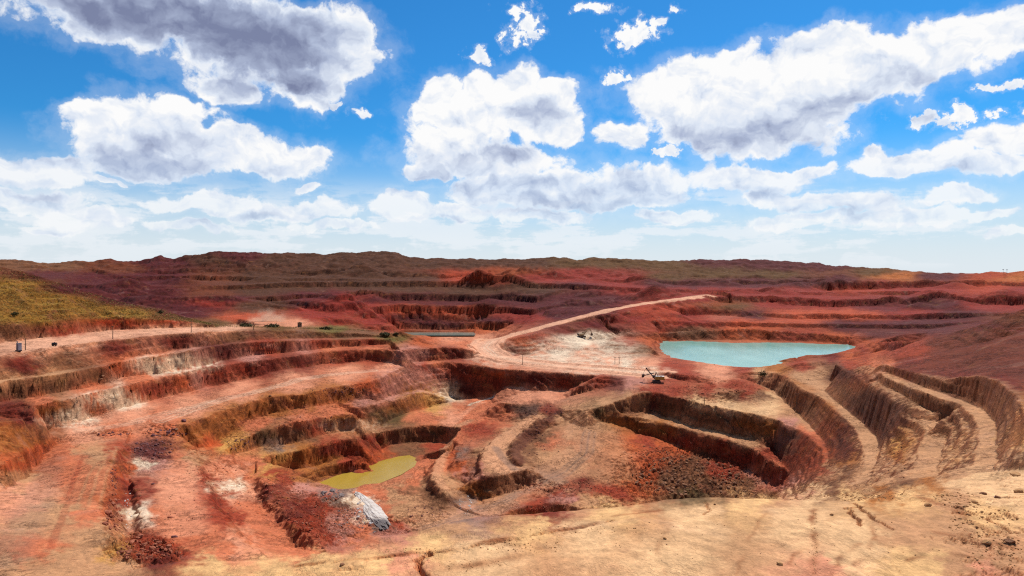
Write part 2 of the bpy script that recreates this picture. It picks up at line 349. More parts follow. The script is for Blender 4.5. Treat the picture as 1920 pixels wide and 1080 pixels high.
# ---- right-hand pit walls below the sand pad
h1 = Z([(1100,772,-82.5),(1111,767,-82),(1163,750,-78),(1201,736,-75.5),(1234,736,-75.5),(1259,744,-76),(1274,747.5,-76),(1330,760,-76),(1413,775.5,-76),(1465,788,-76.5)])
h2 = toe(h1, [(1163,773),(1195,772),(1226,777),(1257,784),(1305,801),(1351,810),(1384,817),(1413,823),(1440,836)], -88, .45, .8)
i1 = flat(h2, [(1165,779),(1197,782.5),(1247,793.5),(1267,799.5),(1309,811),(1367,825),(1422,846),(1445,860),(1465,873)], -88.8)
i2 = toe(i1, [(1151,795),(1170,801),(1205,817),(1263,830),(1288,843),(1340,854),(1392,872),(1430,895),(1465,920)], -98, .45, .9)
Z([(1118,783,-86.5),(1130,790,-88.5)])
Z([(1280,845,-98.5),(1340,867,-99.3),(1375,886,-99.6),(1400,905,-100)])
Z([(1240,850,-98),(1290,852,-97.5),(1340,873,-98),(1380,905,-99)])
Z([(1200,880,-97.5),(1260,880,-96.5),(1320,890,-96.5),(1390,915,-98)])
Z([(1190,925,-99.5),(1300,925,-97.5),(1400,930,-98)])
Z([(1160,840,-93),(1180,870,-96.5),(1170,900,-98.5)])
Z([(1160,965,-102),(1300,960,-101),(1420,960,-100)])
# ---- right bowl: benches that wrap round the end of the pit
Z([(1400,712,-73.2),(1442,729,-74.5),(1469,749,-75.5),(1490,770,-76),(1515,792,-76),(1536,815,-75.5),(1553,840,-75),(1552,866,-73.5),(1542,890,-71.5),(1520,918,-68.5),(1505,938,-66)])   # toe under the ochre wall
Z([(1470,797,-77),(1500,808,-77),(1520,822,-76.4),(1540,841,-75.6),(1545,862,-74.5),(1534,887,-72.5),(1510,921,-69),(1495,942,-66)])  # lip of the red wall
Z([(1455,850,-92),(1470,872,-92),(1482,890,-91.5),(1490,908,-90),(1484,930,-87),(1465,950,-85)])
Z([(1433,694,-67),(1469,703,-64.5),(1503,730,-64),(1537,743,-64),(1562,767,-64),(1599,799,-64),(1613,824,-63.5),(1622,853,-62.5),(1618,874,-61.5),(1614,895,-59.5),(1606,920,-56)])   # lip of bench b1
Z([(1480,695,-63),(1525,714,-63.5),(1556,741,-63.6),(1585,766,-63.7),(1622,795,-63.5),(1646,822,-63),(1650,846,-62),(1641,868,-60.8),(1632,890,-58.6),(1622,916,-55)])  # toe under bench b2
Z([(1505,690,-62),(1548,705,-62),(1570,725,-62.8)])
Z([(1500,680,-60),(1540,678,-58),(1575,690,-58)])
Z([(1567,683,-53),(1608,708,-50.5),(1640,726,-48.5),(1670,750,-47.8),(1700,769,-48),(1726,788,-49),(1738,811,-50),(1729,832,-50),(1722,848,-49.5),(1716,868,-47.6),(1711,888,-45),(1706,905,-42.5)])  # lip of b2
b3 = Z([(1625,687,-47.5),(1658,707,-44),(1712,729,-42),(1754,745,-42),(1795,758,-42),(1822,777,-41.5)])
b2k = toe(b3, [(1645,712),(1690,736),(1728,757),(1762,782),(1776,805)], -50, .6, 1.0)
Z([(1824,779,-41.5),(1834,800,-41),(1832,832,-39),(1828,858,-36.5),(1824,885,-33.5)])
Z([(1773,822,-49.5),(1770,838,-48.5),(1762,860,-46.4),(1756,885,-43.6),(1748,905,-41)])
b3t = Z([(1650,692,-44.5),(1690,707,-43),(1740,727,-41.8),(1800,747,-41.6),(1842,765,-41)])
Z([(1845,767,-41),(1866,790,-40),(1872,830,-37.5),(1868,870,-33),(1862,900,-30)])
b4 = crest(b3t, [(1650,683),(1693,693),(1740,706),(1767,711),(1833,704)], .8)
Z([(1836,704,-33.3),(1872,716,-31.8),(1905,742,-30.3),(1928,795,-28.5),(1935,850,-27)])
Z([(1960,760,-29.8),(1990,800,-29),(1990,860,-27)])
# right hill
hl = DD([(1606,652,560),(1640,640,555),(1700,638,420),(1740,633,370),(1790,621,340),(1830,611,325),(1870,598,312),(1920,578,300),(2020,550,300),(2220,520,300)])
back(hl, 30, 12); back(hl, 90, 45)
DD([(1595,666,540),(1625,655,530),(1655,650,520)]); DD([(1600,672,525),(1630,668,505),(1660,663,490)])
Z([(1600,680,-60),(1645,674,-55),(1680,670,-50)]); DD([(1658,656,480),(1690,660,430),(1720,670,380)])
DD([(1760,660,310),(1850,640,290),(1920,620,280),(2220,600,270)])
DD([(1790,690,255),(1860,685,235),(1920,690,215),(2220,690,190)])
DD([(1920,724,180),(2000,740,165),(2220,760,150)])
# right foreground

Z([(1560,935,-50),(1600,932,-47)],)
DD([(1700,912,118),(1745,905,114),(1800,893,108),(1860,885,104),(1920,880,100),(2220,870,90)])
DD([(1690,922,84),(1740,914,86),(1800,912,84),(1860,905,82),(1920,900,80),(2220,900,75)])
# ---- the ridge in the foreground
fg = DD([(-300,1150,50),(150,1085,47),(330,1058,46.5),(450,1055,47),(560,1047,48),(650,1029,49.5),(700,1011,51),(760,1003,52),(830,985,54),(900,972,56),(960,967,57),(1010,965,57),(1060,962,57.5),(1100,955,58.5),(1160,949,59),(1230,942,60),(1330,934,61),(1430,936,62),(1500,941,63),(1580,940,64.5),(1640,932,68)])
back(fg, 1.2, .35); back(fg, 4, 3.5); back(fg, 14, 13)
DD([(-300,1180,47),(330,1080,44.8),(560,1075,45),(650,1055,46),(800,1025,49),(1000,1000,51),(1200,980,52.5),(1400,975,54),(1600,975,55.5),(1700,960,58),(1800,955,60),(1920,945,62),(2220,940,62)])
DD([(-300,1200,44),(600,1110,42),(960,1085,43),(1400,1085,43.5),(1920,1080,45),(2220,1075,46)])
DD([(-300,1500,26),(960,1500,24),(2220,1450,27)])
# ---- left foreground: access ramp and two terraces
DD([(-300,760,300),(-100,755,292),(0,752,286),(30,751,282),(50,756,276),(66,766,272),(76,785,274),(88,810,282)])
DD([(-300,800,230),(-60,790,232),(0,795,236),(40,788,250),(60,795,262)])
DD([(-300,900,190),(-60,880,196),(10,870,205),(50,845,232),(78,835,262)])
DD([(-300,960,165),(-60,935,175),(0,925,188),(35,905,212),(65,880,240),(90,850,264),(110,835,278)])
DD([(-300,1010,135),(-60,990,142),(0,980,150)])
Z([(130,828,-72.5),(190,826,-72.6),(225,823,-72.4)])
DD([(110,880,236),(110,930,193),(100,980,155),(60,1030,127),(50,1085,106),(50,1300,70)])
DD([(170,860,250),(170,920,200),(160,980,156),(160,1040,124),(160,1085,107),(160,1300,72)])
n1 = DD([(237,824,288),(222,860,250),(217,885,228),(217,910,207),(214,940,185),(211,975,162),(218,1010,142),(240,1040,126),(262,1062,115)])
DD([(256,838,282),(250,868,256),(258,900,230),(262,930,206),(258,960,186),(258,988,170),(285,1010,154),(320,1030,141)])
DD([(290,836,288),(330,850,276),(372,852,280)])
DD([(320,880,257),(330,920,221),(330,960,191),(340,1000,165),(350,1040,139)])
DD([(352,870,266),(380,886,257),(392,905,241),(400,922,227),(404,948,206),(424,970,190),(456,1009,162),(490,1034,145)])
DD([(366,855,280),(393,884,262),(408,918,234),(416,946,212),(438,968,195),(470,1006,167)])
DD([(410,862,298),(430,885,276),(440,910,254),(455,945,226),(490,985,195),(530,1010,173),(575,1032,156)])
DD([(460,890,290),(470,905,268),(478,930,244),(500,960,219),(540,990,196),(590,1020,172)])
DD([(470,886,298),(486,888,296),(500,884,300),(520,882,305),(545,881,306),(558,892,302),(563,905,293),(572,915,287),(600,925,283),(625,938,274)])
DD([(484,905,270),(510,930,250),(540,960,228),(580,990,208),(620,1012,190)])
DD([(560,940,256),(610,960,248),(640,990,226),(660,1010,206)])
DD([(590,915,315),(620,918,318),(650,925,316),(668,935,300)])
DD([(663,930,298),(668,928,298),(680,942,290),(700,955,282),(716,975,268),(724,995,252)])
DD([(655,960,274),(668,985,254),(690,1000,238)])
DD([(690,940,310),(715,965,297),(745,985,283),(755,1005,266)])
DD([(260,1085,100),(400,1062,116),(500,1058,120),(600,1048,138),(660,1035,165),(720,1030,190),(800,1030,210)])
DD([(250,1300,74),(500,1200,82),(800,1150,120),(1100,1080,180)])
# ---- far side: terraces up to the spoil heaps on the skyline
DD([(752,652.6,850),(820,652.6,850),(890,652.6,850),(940,645,850)])
DD([(760,644,950),(820,644,950),(895,644,950)])
Z([(735,630,-88),(757,627.8,-99.5),(800,629,-102),(885,628,-102)])
Z([(753,622),(800,621.5),(885,621.5)], -103)
DD([(985,607,790),(1020,590,840),(1060,570,880),(1085,560,900),(1110,563,890),(1150,580,860)])
DD([(1015,600,960),(1050,592,960)])
# purple tips left of the dust yard
DD([(245,577,900),(270,560,930),(292,551,950),(312,556,945),(335,570,920),(360,584,880)])
DD([(225,560,1040),(292,556,1080),(370,566,1040)])
DD([(395,575,900),(412,560,930),(424,552,940),(436,556,935),(450,575,900)])
DD([(470,590,820),(560,592,840),(640,597,900),(720,599,1000)])
DD([(590,585,980),(618,560,1010),(640,548,1030),(662,556,1020),(690,574,1000)])
f3 = DD([(430,536,1200),(520,530,1240),(640,527,1320),(760,526,1340),(840,526,1345),(900,528,1340),(1000,528,1300),(1080,533,1220)])
toe(f3, [(430,543),(520,539),(640,537),(760,537),(840,538),(900,540),(1000,538),(1080,541)], -60, .6, 1.2)
f4 = DD([(500,556,1100),(560,552,1140),(700,549,1225),(760,550,1245),(850,552,1260),(960,551,1240),(1020,555,1150)])
toe(f4, [(500,566),(560,563),(700,562),(760,563),(850,565),(960,563),(1020,566)], -70, .6, 1.2)
f5 = DD([(700,574,1090),(740,571,1170),(800,573,1185),(880,575,1185),(960,577,1140),(1000,580,1060)])
toe(f5, [(700,583),(740,582),(800,584),(880,586),(960,587),(1000,589)], -80, .6, 1.2)
f6 = DD([(735,597,1125),(800,598,1130),(900,600,1120),(960,604,1040)])
toe(f6, [(735,618),(800,619),(890,619.5),(950,619)], -98, .6, 1.2)
DD([(700,606,900),(730,610,900),(745,614,960)])
f2 = DD([(250,523,1400),(290,519,1440),(350,516,1450),(430,517,1440),(500,521,1430),(640,522,1420)])
toe(f2, [(250,529),(290,527),(350,525),(430,526),(500,528),(640,528)], -40, .7, 1.2)
f1 = DD([(200,508,1560),(250,508,1560),(420,509,1560),(520,511,1560),(640,511,1560),(760,514,1560),(860,517,1550),(1000,517,1540)])
toe(f1, [(200,512),(250,513),(420,514),(520,516),(640,517),(760,520),(860,522),(1000,521)], -40, .7, 1.2)
DD([(100,512,1500),(160,505,1450),(180,503,1450),(200,507,1450),(230,516,1430)])
DD([(-300,530,1250),(100,530,1200),(240,540,1080)])
f7 = DD([(1205,526.5,1480),(1340,527,1510),(1450,525.5,1520),(1555,527,1560)])
toe(f7, [(1205,533),(1340,534),(1450,533),(1555,535)], -40, .6, 1.0)
f8 = DD([(1558,528.5,1400),(1620,526,1440),(1700,526,1480),(1850,527,1500),(1930,527,1500),(2220,527,1500)])
toe(f8, [(1558,546),(1620,544),(1700,541),(1850,538),(1930,537),(2220,537)], -60, .8, 1.3)
f10 = DD([(1230,541,1150),(1300,542,1200),(1400,543,1250),(1540,547,1250),(1700,546,1250)])
toe(f10, [(1230,546),(1300,549),(1400,550),(1540,553),(1700,552)], -60, .7, 1.2)
f9 = DD([(1340,557,1010),(1440,556,1060),(1560,560,1080),(1700,560,1080),(1850,558,1060),(2220,556,1050)])
toe(f9, [(1340,567),(1440,570),(1560,574),(1700,573),(1850,572),(2220,570)], -60, .7, 1.2)
f11 = DD([(1285,584,880),(1340,583,900),(1420,587,910),(1560,589,910),(1700,588,900),(1850,585,880),(2220,580,880)])
toe(f11, [(1285,593),(1340,594),(1420,597),(1560,599),(1700,598),(1850,595),(2220,590)], -70, .7, 1.2)
f12 = DD([(1300,605,790),(1400,604,810),(1500,606,810),(1620,608,800),(1750,608,780)])
toe(f12, [(1300,611),(1400,610),(1500,613),(1620,616),(1750,616)], -70, .7, 1.2)
DD([(1600,630,720),(1680,629,700),(1740,623,690)])
DD([(1230,575,820),(1160,592,790),(1230,600,770),(1130,606,760)])
sk = DD([(-300,490,1700),(-100,486,1700),(0,488,1700),(30,487,1700),(70,492.5,1700),(100,494,1700),(140,489.5,1700),(165,491,1700),(205,488,1700),(260,492,1700),(275,487,1700),(300,481.5,1700),(325,488,1700),(350,480,1700),(375,478,1700),(390,475,1700),(420,471,1700),(450,470.5,1700),(490,474,1750),(500,478,1750),(520,476,1750),(545,475,1800),(600,477,1800),(650,474,1800),(740,472.5,1800),(765,483,1800),(800,486,1800),(880,485,1800),(900,487,1800),(1000,486,1800),(1040,483,1800),(1090,489,1850),(1100,486,1850),(1150,484,1850),(1200,488,1850),(1240,491,1900),(1260,489,1900),(1330,486.5,1900),(1400,488,1900),(1450,489.5,1900),(1530,493,1900),(1560,499.5,1900),(1650,503,1900),(1690,507.5,1950),(1700,511,2000),(1720,514,2050),(1850,513.2,2050),(1865,511,2050),(1890,511.5,2050),(1920,510,2050),(2220,508,2050)])
back(sk, 160, 12); back(sk, 500, 40)
DD([(1220,508,1720),(1340,510,1740),(1450,512,1740),(1560,514,1760),(1650,515,1800),(1700,518,1850)])
f13 = DD([(1210,518,1620),(1340,519,1640),(1450,520,1650),(1560,521,1690),(1700,521,1800),(1920,522,1850),(2220,522,1850)])
toe(f13, [(1210,521),(1340,523),(1450,524),(1560,524.5)], -40, .7, 1.2)
DD([(1855,520,1800),(1875,514,1830),(1890,513,1840),(1905,517,1810)])
DD([(-300,512.7,5000),(2220,512.7,5000)]); DD([(-300,512.2,15000),(2220,512.2,15000)])

# ------------------------------------------------------------------ one height field from the survey lines, sampled finer near the camera
P = np.array(PTS)
px = (P[:, 0] - CU) / F; py = np.log(P[:, 1])
res = delaunay_2d_cdt([Vector((a, b)) for a, b in zip(px, py)], EDG, [], 0, 1e-6, True)
tv = np.array([(v.x, v.y) for v in res[0]]); tri = np.array([f for f in res[2]], dtype=int)
tz = np.zeros(len(tv))
for i, o in enumerate(res[3]):
    if o: tz[i] = np.mean([P[k, 2] for k in o])
    else:
        d = np.hypot(px - tv[i, 0], py - tv[i, 1]) + 1e-9; k = np.argsort(d)[:4]; w = 1 / d[k]; tz[i] = (P[k, 2] * w).sum() / w.sum()
gu = np.arange(-296, 2217, 2.0)
rows = [np.linspace(30, 44, 16, endpoint=False), np.linspace(44, 72, 125, endpoint=False), np.linspace(72, 120, 62, endpoint=False)]
d = 120.0; r = []
while d < 620: r.append(d); d += .42 + .55 * (d - 120) / 500
while d < 1300: r.append(d); d += 1.1 + 4.0 * (d - 620) / 680
while d < 2150: r.append(d); d += 6.0
while d < 14000: r.append(d); d *= 1.12
rows.append(np.array(r)); gD = np.concatenate(rows)
NU, NR = len(gu), len(gD)
gx = (gu - CU) / F; gl = np.log(gD)
H = np.full((NR, NU), np.nan)
for t in tri:
    (x0, y0), (x1, y1), (x2, y2) = tv[t]
    c0, c1 = np.searchsorted(gx, [min(x0, x1, x2), max(x0, x1, x2)]); r0, r1_ = np.searchsorted(gl, [min(y0, y1, y2), max(y0, y1, y2)])
    if c1 <= c0 or r1_ <= r0: continue
    den = (y1 - y2) * (x0 - x2) + (x2 - x1) * (y0 - y2)
    if abs(den) < 1e-14: continue
    X = gx[None, c0:c1]; Y = gl[r0:r1_, None]
    a = ((y1 - y2) * (X - x2) + (x2 - x1) * (Y - y2)) / den; b = ((y2 - y0) * (X - x2) + (x0 - x2) * (Y - y2)) / den; c = 1 - a - b
    zz = a * tz[t[0]] + b * tz[t[1]] + c * tz[t[2]]
    m = (a >= -1e-6) & (b >= -1e-6) & (c >= -1e-6)
    blk = H[r0:r1_, c0:c1]; blk[m] = zz[m]
for pas in range(60):
    bad = np.isnan(H)
    if not bad.any(): break
    for ax, sh in ((1, 1), (1, -1), (0, 1), (0, -1)):
        n = np.roll(H, sh, ax); k = np.isnan(H) & ~np.isnan(n); H[k] = n[k]
H = np.nan_to_num(H, nan=-60.0)
DG = np.repeat(gD[:, None], NU, 1); XG = gx[None, :] * DG; UG = np.repeat(gu[None, :], NR, 0)
def bil(A, fr, fc):
    fr = np.clip(fr, 0, NR - 1.001); fc = np.clip(fc, 0, NU - 1.001); r = fr.astype(int); c = fc.astype(int); a = fr - r; b = fc - c
    return (A[r, c] * (1 - a) + A[r + 1, c] * a) * (1 - b) + (A[r, c + 1] * (1 - a) + A[r + 1, c + 1] * a) * b
ridx = np.arange(NR)
def rowof(D): return np.interp(D, gD, ridx)
def colof(u): return (u - gu[0]) / 2.0
def blob(items, soft=.5):
    """soft ellipses in the view: (u, v, ru, rv, value) -> max"""
    o = np.zeros_like(H)
    for (u, v, ru, rv, a) in items:
        q = np.hypot((UG - u) / ru, (VG - v) / rv); o = np.maximum(o, a * np.clip((1 + soft - q) / soft, 0, 1))
    return o
VG = V0 - H * F / DG
# roads as centre lines on the ground
def polydist(pts, rows=slice(None)):
    """distance across and along a centre line given by view points"""
    p = []
    for (u, v, D) in pts: p.append(((u - CU) / F * D, D))
    p = np.array(p); XG_ = XG[rows]; DG_ = DG[rows]; best = np.full(XG_.shape, 1e9); side = np.zeros(XG_.shape)
    lo = p.min(0) - 40; hi = p.max(0) + 40; msk = (XG_ > lo[0]) & (XG_ < hi[0]) & (DG_ > lo[1]) & (DG_ < hi[1])
    x = XG_[msk]; y = DG_[msk]; bb = np.full(x.shape, 1e9); ss = np.zeros(x.shape)
    for (a, b) in zip(p[:-1], p[1:]):
        e = b - a; L2 = (e * e).sum(); t = np.clip(((x - a[0]) * e[0] + (y - a[1]) * e[1]) / L2, 0, 1)
        dx = x - a[0] - t * e[0]; dy = y - a[1] - t * e[1]; d = np.hypot(dx, dy); k = d < bb
        bb[k] = d[k]; ss[k] = np.sign(e[0] * dy - e[1] * dx)[k]
    best[msk] = bb; side[msk] = ss
    return best, np.where(best < 1e8, best * np.where(side == 0, 1, side), 1e9)
def zd(pts, z): return [(u, v, -z * F / (v - V0)) for u, v in pts]
haul = [(1332, 551, 1010), (1240, 564, 905), (1150, 579.5, 832), (1080, 597, 772), (1030, 611, 735), (985, 622, 706), (945, 630, 690), (918, 641, 655), (907, 654, 615), (925, 667, 573), (970, 677, 540), (1040, 685, 515), (1110, 690, 502), (1180, 696, 486), (1225, 700, 478)]
hd, hs = polydist(haul)
# natural irregularity: faces fluted by rain, benches uneven, spoil lumpy
calm = np.clip(np.maximum(np.exp(-(hd / 12.0) ** 4), 0), 0, 1)
near = np.clip((DG - 62) / 60, 0, 1)
HZ = H * .30
RB = np.clip((UG - 1440) / 60, 0, 1) * np.clip((440 - DG) / 30, 0, 1)          # the right bowl was trimmed smoother
wob = (1 - .7 * RB) * (2.0 * perlin(XG / 13, DG / 13, 3) + 1.2 * perlin(XG / 5.2 + HZ, DG / 5.2 - HZ, 5) + .6 * perlin(XG / 2.3 - HZ * 2, DG / 2.3 + HZ * 2, 8)) * near * (1 - .8 * calm)
wob2 = (1 - .7 * RB) * (1.3 * perlin(XG / 11, DG / 11, 23) + .8 * perlin(XG / 4.7, DG / 4.7, 25)) * near * (1 - .8 * calm)
far = np.clip((DG - 640) / 300, 0, 1)
fr_ = np.clip((DG - 780) / 120, 0, 1) * np.clip((1650 - DG) / 120, 0, 1) * (1 - np.exp(-(hd / 40.0) ** 4))
fr_ = fr_ * (1 - np.clip((1180 - DG) / 40, 0, 1) * np.clip((UG - 690) / 30, 0, 1) * np.clip((930 - UG) / 30, 0, 1))
wob = wob * (1 + 2.0 * far) + fr_ * (26 * perlin(XG / 150, DG / 210, 31) + 14 * perlin(XG / 58, DG / 80, 32)); wob2 = wob2 * (1 + 2 * far) + fr_ * 18 * perlin(XG / 120, DG / 160, 33)
Hb = bil(H, rowof(DG + wob), colof((XG + wob2) / DG * F + CU))
# terraces of the far workings
tm = np.clip((DG - 760) / 70, 0, 1) * np.clip((1750 - DG) / 150, 0, 1) * (1 - np.exp(-(hd / 30.0) ** 4)) * np.clip((Hb + 104) / 3, 0, 1)
TS = 12.0
q = (Hb + 5.5 * perlin(XG / 150, DG / 150, 41) + 2.2 * perlin(XG / 40, DG / 40, 43)) / TS
tm = tm * .55 * np.clip(.55 + .9 * perlin(XG / 170, DG / 120, 47), 0, 1)
fl = np.floor(q); fr = q - fl; st = np.clip((fr - .25) / .5, 0, 1); st = st * st * (3 - 2 * st)
Ht = Hb + (fl + st - q) * TS * .9
Hb = Hb + (Ht - Hb) * tm
# tipped heaps on the far floors
hrng = np.random.default_rng(5)
for k in range(46):
    hx = hrng.uniform(-650, 900); hy = hrng.uniform(850, 1560); hr_ = hrng.uniform(14, 34) * (.6 + hy / 1600); hh = hr_ * hrng.uniform(.30, .42); r0, r1h = np.searchsorted(gD, [hy - hr_, hy + hr_])
    dd_ = np.hypot((XG[r0:r1h] - hx) / 1.25, DG[r0:r1h] - hy) + 2.0 * perlin(XG[r0:r1h] / 12, DG[r0:r1h] / 12, 34); base = float(bil(Hb, rowof(np.array([hy])), colof(np.array([hx / hy * F + CU])))[0])
    if base < -97 or (700 < hx / hy * F + CU < 930 and hy < 1180) or -40 > base + 1000: continue
    cone_ = np.clip(1 - dd_ / hr_, 0, 1) * hh; Hb[r0:r1h] = np.where(hd[r0:r1h] > 35, Hb[r0:r1h] + cone_, Hb[r0:r1h])
# steepness
def grad(A):
    gy = np.gradient(A, axis=0) / np.gradient(DG, axis=0); gxx = np.gradient(A, axis=1) / np.gradient(XG, axis=1)
    return np.hypot(gxx, gy)
steep = np.clip((grad(Hb) - .28) / .5, 0, 1)
# harder beds stand out as small ledges on the cut faces
q = (Hb + 1.1 * perlin(XG / 24, DG / 24, 51) + .5 * perlin(XG / 6, DG / 6, 52)) / 3.1; fr = q - np.floor(q); st = np.clip((fr - .3) / .45, 0, 1); st = st * st * (3 - 2 * st)
Hb = Hb + (st - fr) * 3.1 * .62 * steep * near * (1 - far) * np.clip(.5 + perlin(XG / 30, DG / 30, 53), 0, 1)


rough = blob([(1290,895,120,48,1.3),(1400,905,70,30,.9),(1240,845,70,25,.5),(620,970,70,50,.8),(530,930,50,40,.5),(270,1030,60,25,1.1),(285,840,45,22,.55),(430,890,50,30,.35),(250,1010,25,20,1.0),
     (1340,735,70,20,.6),(1430,720,30,20,.5),(620,790,90,40,.45),(480,800,70,40,.6),(700,760,80,30,.3),(310,806,40,10,.8),(205,812,40,6,.6),(1000,765,50,14,.6),(1000,830,40,40,.5),(870,830,30,40,.35),
     (1060,915,100,14,.6),(1180,790,40,20,.5),(1160,920,50,30,.6),(1090,930,50,20,.5),(960,790,50,25,.4),(215,960,20,60,.5),(740,985,40,30,.8),(630,925,40,15,.8),(1480,880,60,50,.5),
     (1450,840,30,30,.6),(180,712,30,10,.7),(1580,680,60,20,.5),(1500,690,40,20,.3),(1640,660,60,30,.3),(860,760,60,12,.3),(800,960,40,20,.5)])
rough = np.maximum(rough, .13 + .25 * steep)
quiet = 1 - blob([(685, 890, 125, 42, 1), (740, 925, 70, 38, .8), (1425, 662, 215, 34, .6), (940, 845, 50, 45, .9), (1080, 850, 60, 60, .4)], .35)
# the ragged ground at the right edge of the foreground
rfg = blob([(1840,985,70,45,.34),(1790,930,50,30,.3),(1880,1040,70,50,.34),(1905,915,30,25,.3),(1600,925,120,12,.22),(1720,925,60,14,.26),(1000,1030,90,16,.12),(1120,985,160,14,.07),(850,1050,60,20,.07)], .9)
rfg = rfg * np.clip(.7 + 1.1 * perlin(XG / 3.1, DG / 2.2, 67), 0, 1.4)
lump = np.abs(perlin(XG / 2.6, DG / 2.6, 61)) * 1.2 + np.abs(perlin(XG / 1.3, DG / 1.3, 62)) * .6 - .7
lump_far = np.abs(perlin(XG / 7, DG / 7, 63)) * 2.4 + np.abs(perlin(XG / 3.4, DG / 3.4, 64)) * 1.2 - 1.4
lump_near = np.abs(perlin(XG / 1.1, DG / 1.1, 65)) * .9 + np.abs(perlin(XG / .45, DG / .45, 66)) * .45 - .5
Hf = Hb + near * (1 - .7 * calm) * quiet * (rough * 1.5 * (lump * (1 - far) + lump_far * far) + .25 * fbm(XG / 14, DG / 14, 3, 71))
Hf += (1 - near) * (rfg * 1.15 * lump_near + .16 * fbm(XG / 6, DG / 6, 3, 73) + .035 * fbm(XG / 1.2, DG / 1.2, 3, 75))
# skyline: spoil heaps with small cones and gullies
skm = np.clip((DG - 1380) / 150, 0, 1) * np.clip((2600 - DG) / 400, 0, 1)
Hf += skm * (5.0 * (.35 - np.abs(perlin(XG / 105, DG / 140, 81))) + 4.0 * fbm(XG / 40, DG / 40, 4, 82) + 1.2 * np.abs(perlin(XG / 15, DG / 18, 85)))
# wheel ruts and windrows on the haul road
Hf += np.exp(-((hd - 11.5) / 1.6) ** 2) * np.clip((760 - DG) / 60, 0, 1) * .8 - .12 * np.exp(-(hd / 9) ** 4) * (.5 + .5 * np.cos(hs * 2 * math.pi / 3.2))
def on_ground(pts, lo=90):
    o = []
    for u, v in pts:
        c = int(colof(np.array([float(u)]))[0]); ray = -(v - V0) / F * gD; k = np.nonzero((Hf[:, c] >= ray) & (gD > lo))[0]; o.append((u, v, gD[k[0]]))
    return o
def scarp(pts, drop, reach, width=1.6, ends=14.0):
    """raise the ground left of a line and lower it right of it (seen from the start of the line)"""
    global Hf
    a, b = polydist(on_ground(pts), KM); p = np.array([((u - CU) / F * D, D) for u, v, D in on_ground(pts)])
    n = 1.6 * perlin(XG[KM] / 6, DG[KM] / 6, 111) + .8 * perlin(XG[KM] / 2.5, DG[KM] / 2.5, 112); e = np.minimum(np.hypot(XG[KM] - p[0, 0], DG[KM] - p[0, 1]), np.hypot(XG[KM] - p[-1, 0], DG[KM] - p[-1, 1]))
    s = np.where(a < 1e8, np.tanh((b + n) / width) * np.exp(-np.abs(a) / reach) * np.clip(e / ends, 0, 1), 0); Hf[KM] += .5 * drop * s
KM = slice(int(rowof(np.array([88.0]))[0]), int(rowof(np.array([420.0]))[0]))
scarp([(240,1048),(214,1005),(208,965),(216,930),(219,900),(224,865),(236,836)], 6.0, 13, 2.6, 26)
scarp([(262,1010),(256,985),(254,950),(250,915),(244,890)], -4.0, 7, 1.4)
scarp([(470,1020),(455,1005),(424,967),(404,945),(400,920),(384,890),(376,858)], 4.5, 11, 2.2, 22)
scarp([(600,1030),(545,990),(515,955),(495,930),(484,905),(482,888)], -5.0, 12, 2.0)
scarp([(700,1003),(655,985),(640,960),(655,940)], 3.0, 10)
scarp([(800,890),(805,908),(822,926),(850,942)], 4.5, 8)
scarp([(838,885),(846,872),(852,862)], -3.0, 7)
scarp([(992,884),(958,862),(956,838),(978,812),(1010,790),(1042,774)], -4.0, 6)
scarp([(902,890),(897,866),(906,844),(930,820),(962,800)], -3.5, 9)
scarp([(1085,905),(1040,915),(1000,930),(965,945)], -1.8, 6)
VG = V0 - Hf * F / DG
def on_ridge(pts):
    o = []
    for u, v in pts:
        c = int(colof(np.array([float(u)]))[0]); ray = -(v - V0) / F * gD
        k = np.nonzero((Hf[:, c] >= ray) & (gD > 43))[0]; o.append((u, v, gD[k[0]]))
    return o
Hf = np.where((DG > 1030) & (DG < 1094) & (UG > 750) & (UG < 890), np.minimum(Hf, -103.0), Hf)
CRACKS = [([(797,1079),(786,1062),(783,1051),(791,1047),(805,1041),(803,1033)], .17, .8), ([(1585,955),(1592,952.5),(1612,951),(1600,943.5)], .11, .45), ([(1612,951.5),(1640,975),(1672,992)], .10, .35), ([(1590,955),(1607,974),(1614,986)], .11, .45),
          ([(560,1062),(700,1047),(780,1037),(860,1029),(940,1016),(1000,1004),(1060,995),(1120,983),(1150,977)], .14, .25), ([(1325,942),(1330,955),(1322,965)], .10, .3), ([(640,1070),(720,1062),(800,1050)], .12, .16),
          ([(1527,960),(1522,985),(1530,1020),(1524,1075)], .12, .07), ([(1690,1075),(1650,1040),(1640,1005)], .10, .06), ([(1900,1000),(1840,965),(1790,950)], .16, .3)]
cut = np.zeros_like(Hf)
for pts, wd, dp in CRACKS:
    q = on_ridge(pts); KR = slice(0, int(rowof(np.array([72.0]))[0])); c1_, c2_ = polydist(q, KR); n = perlin(XG[KR] * 1.1, DG[KR] * 1.1, 101) * .22 + perlin(XG[KR] * 3.1, DG[KR] * 3.1, 102) * .10
    cut[KR] = np.maximum(cut[KR], dp * np.exp(-((c2_ + n) / wd) ** 2) * (c1_ < 3) * np.clip(.9 + .6 * perlin(XG[KR] * .6, DG[KR] * .6, 103), .4, 1.3))
    if dp == .25:      # the long crack has a line of crumbled clods along it
        cut[KR] -= .22 * np.exp(-((c2_ + n + .35) / .3) ** 2) * (c1_ < 3) * np.clip(perlin(XG[KR] * 2.2, DG[KR] * 2.2, 104) * 1.6 + .5, 0, 1.4)
Hf -= cut * (DG < 70)
VG = V0 - Hf * F / DG
XYZ = np.stack([XG, DG, Hf + ZC], -1)
def ground(u, D):
    """height of the finished ground under a point, in world metres"""
    return float(bil(Hf, rowof(np.array([D])), colof(np.array([u])))[0]) + ZC
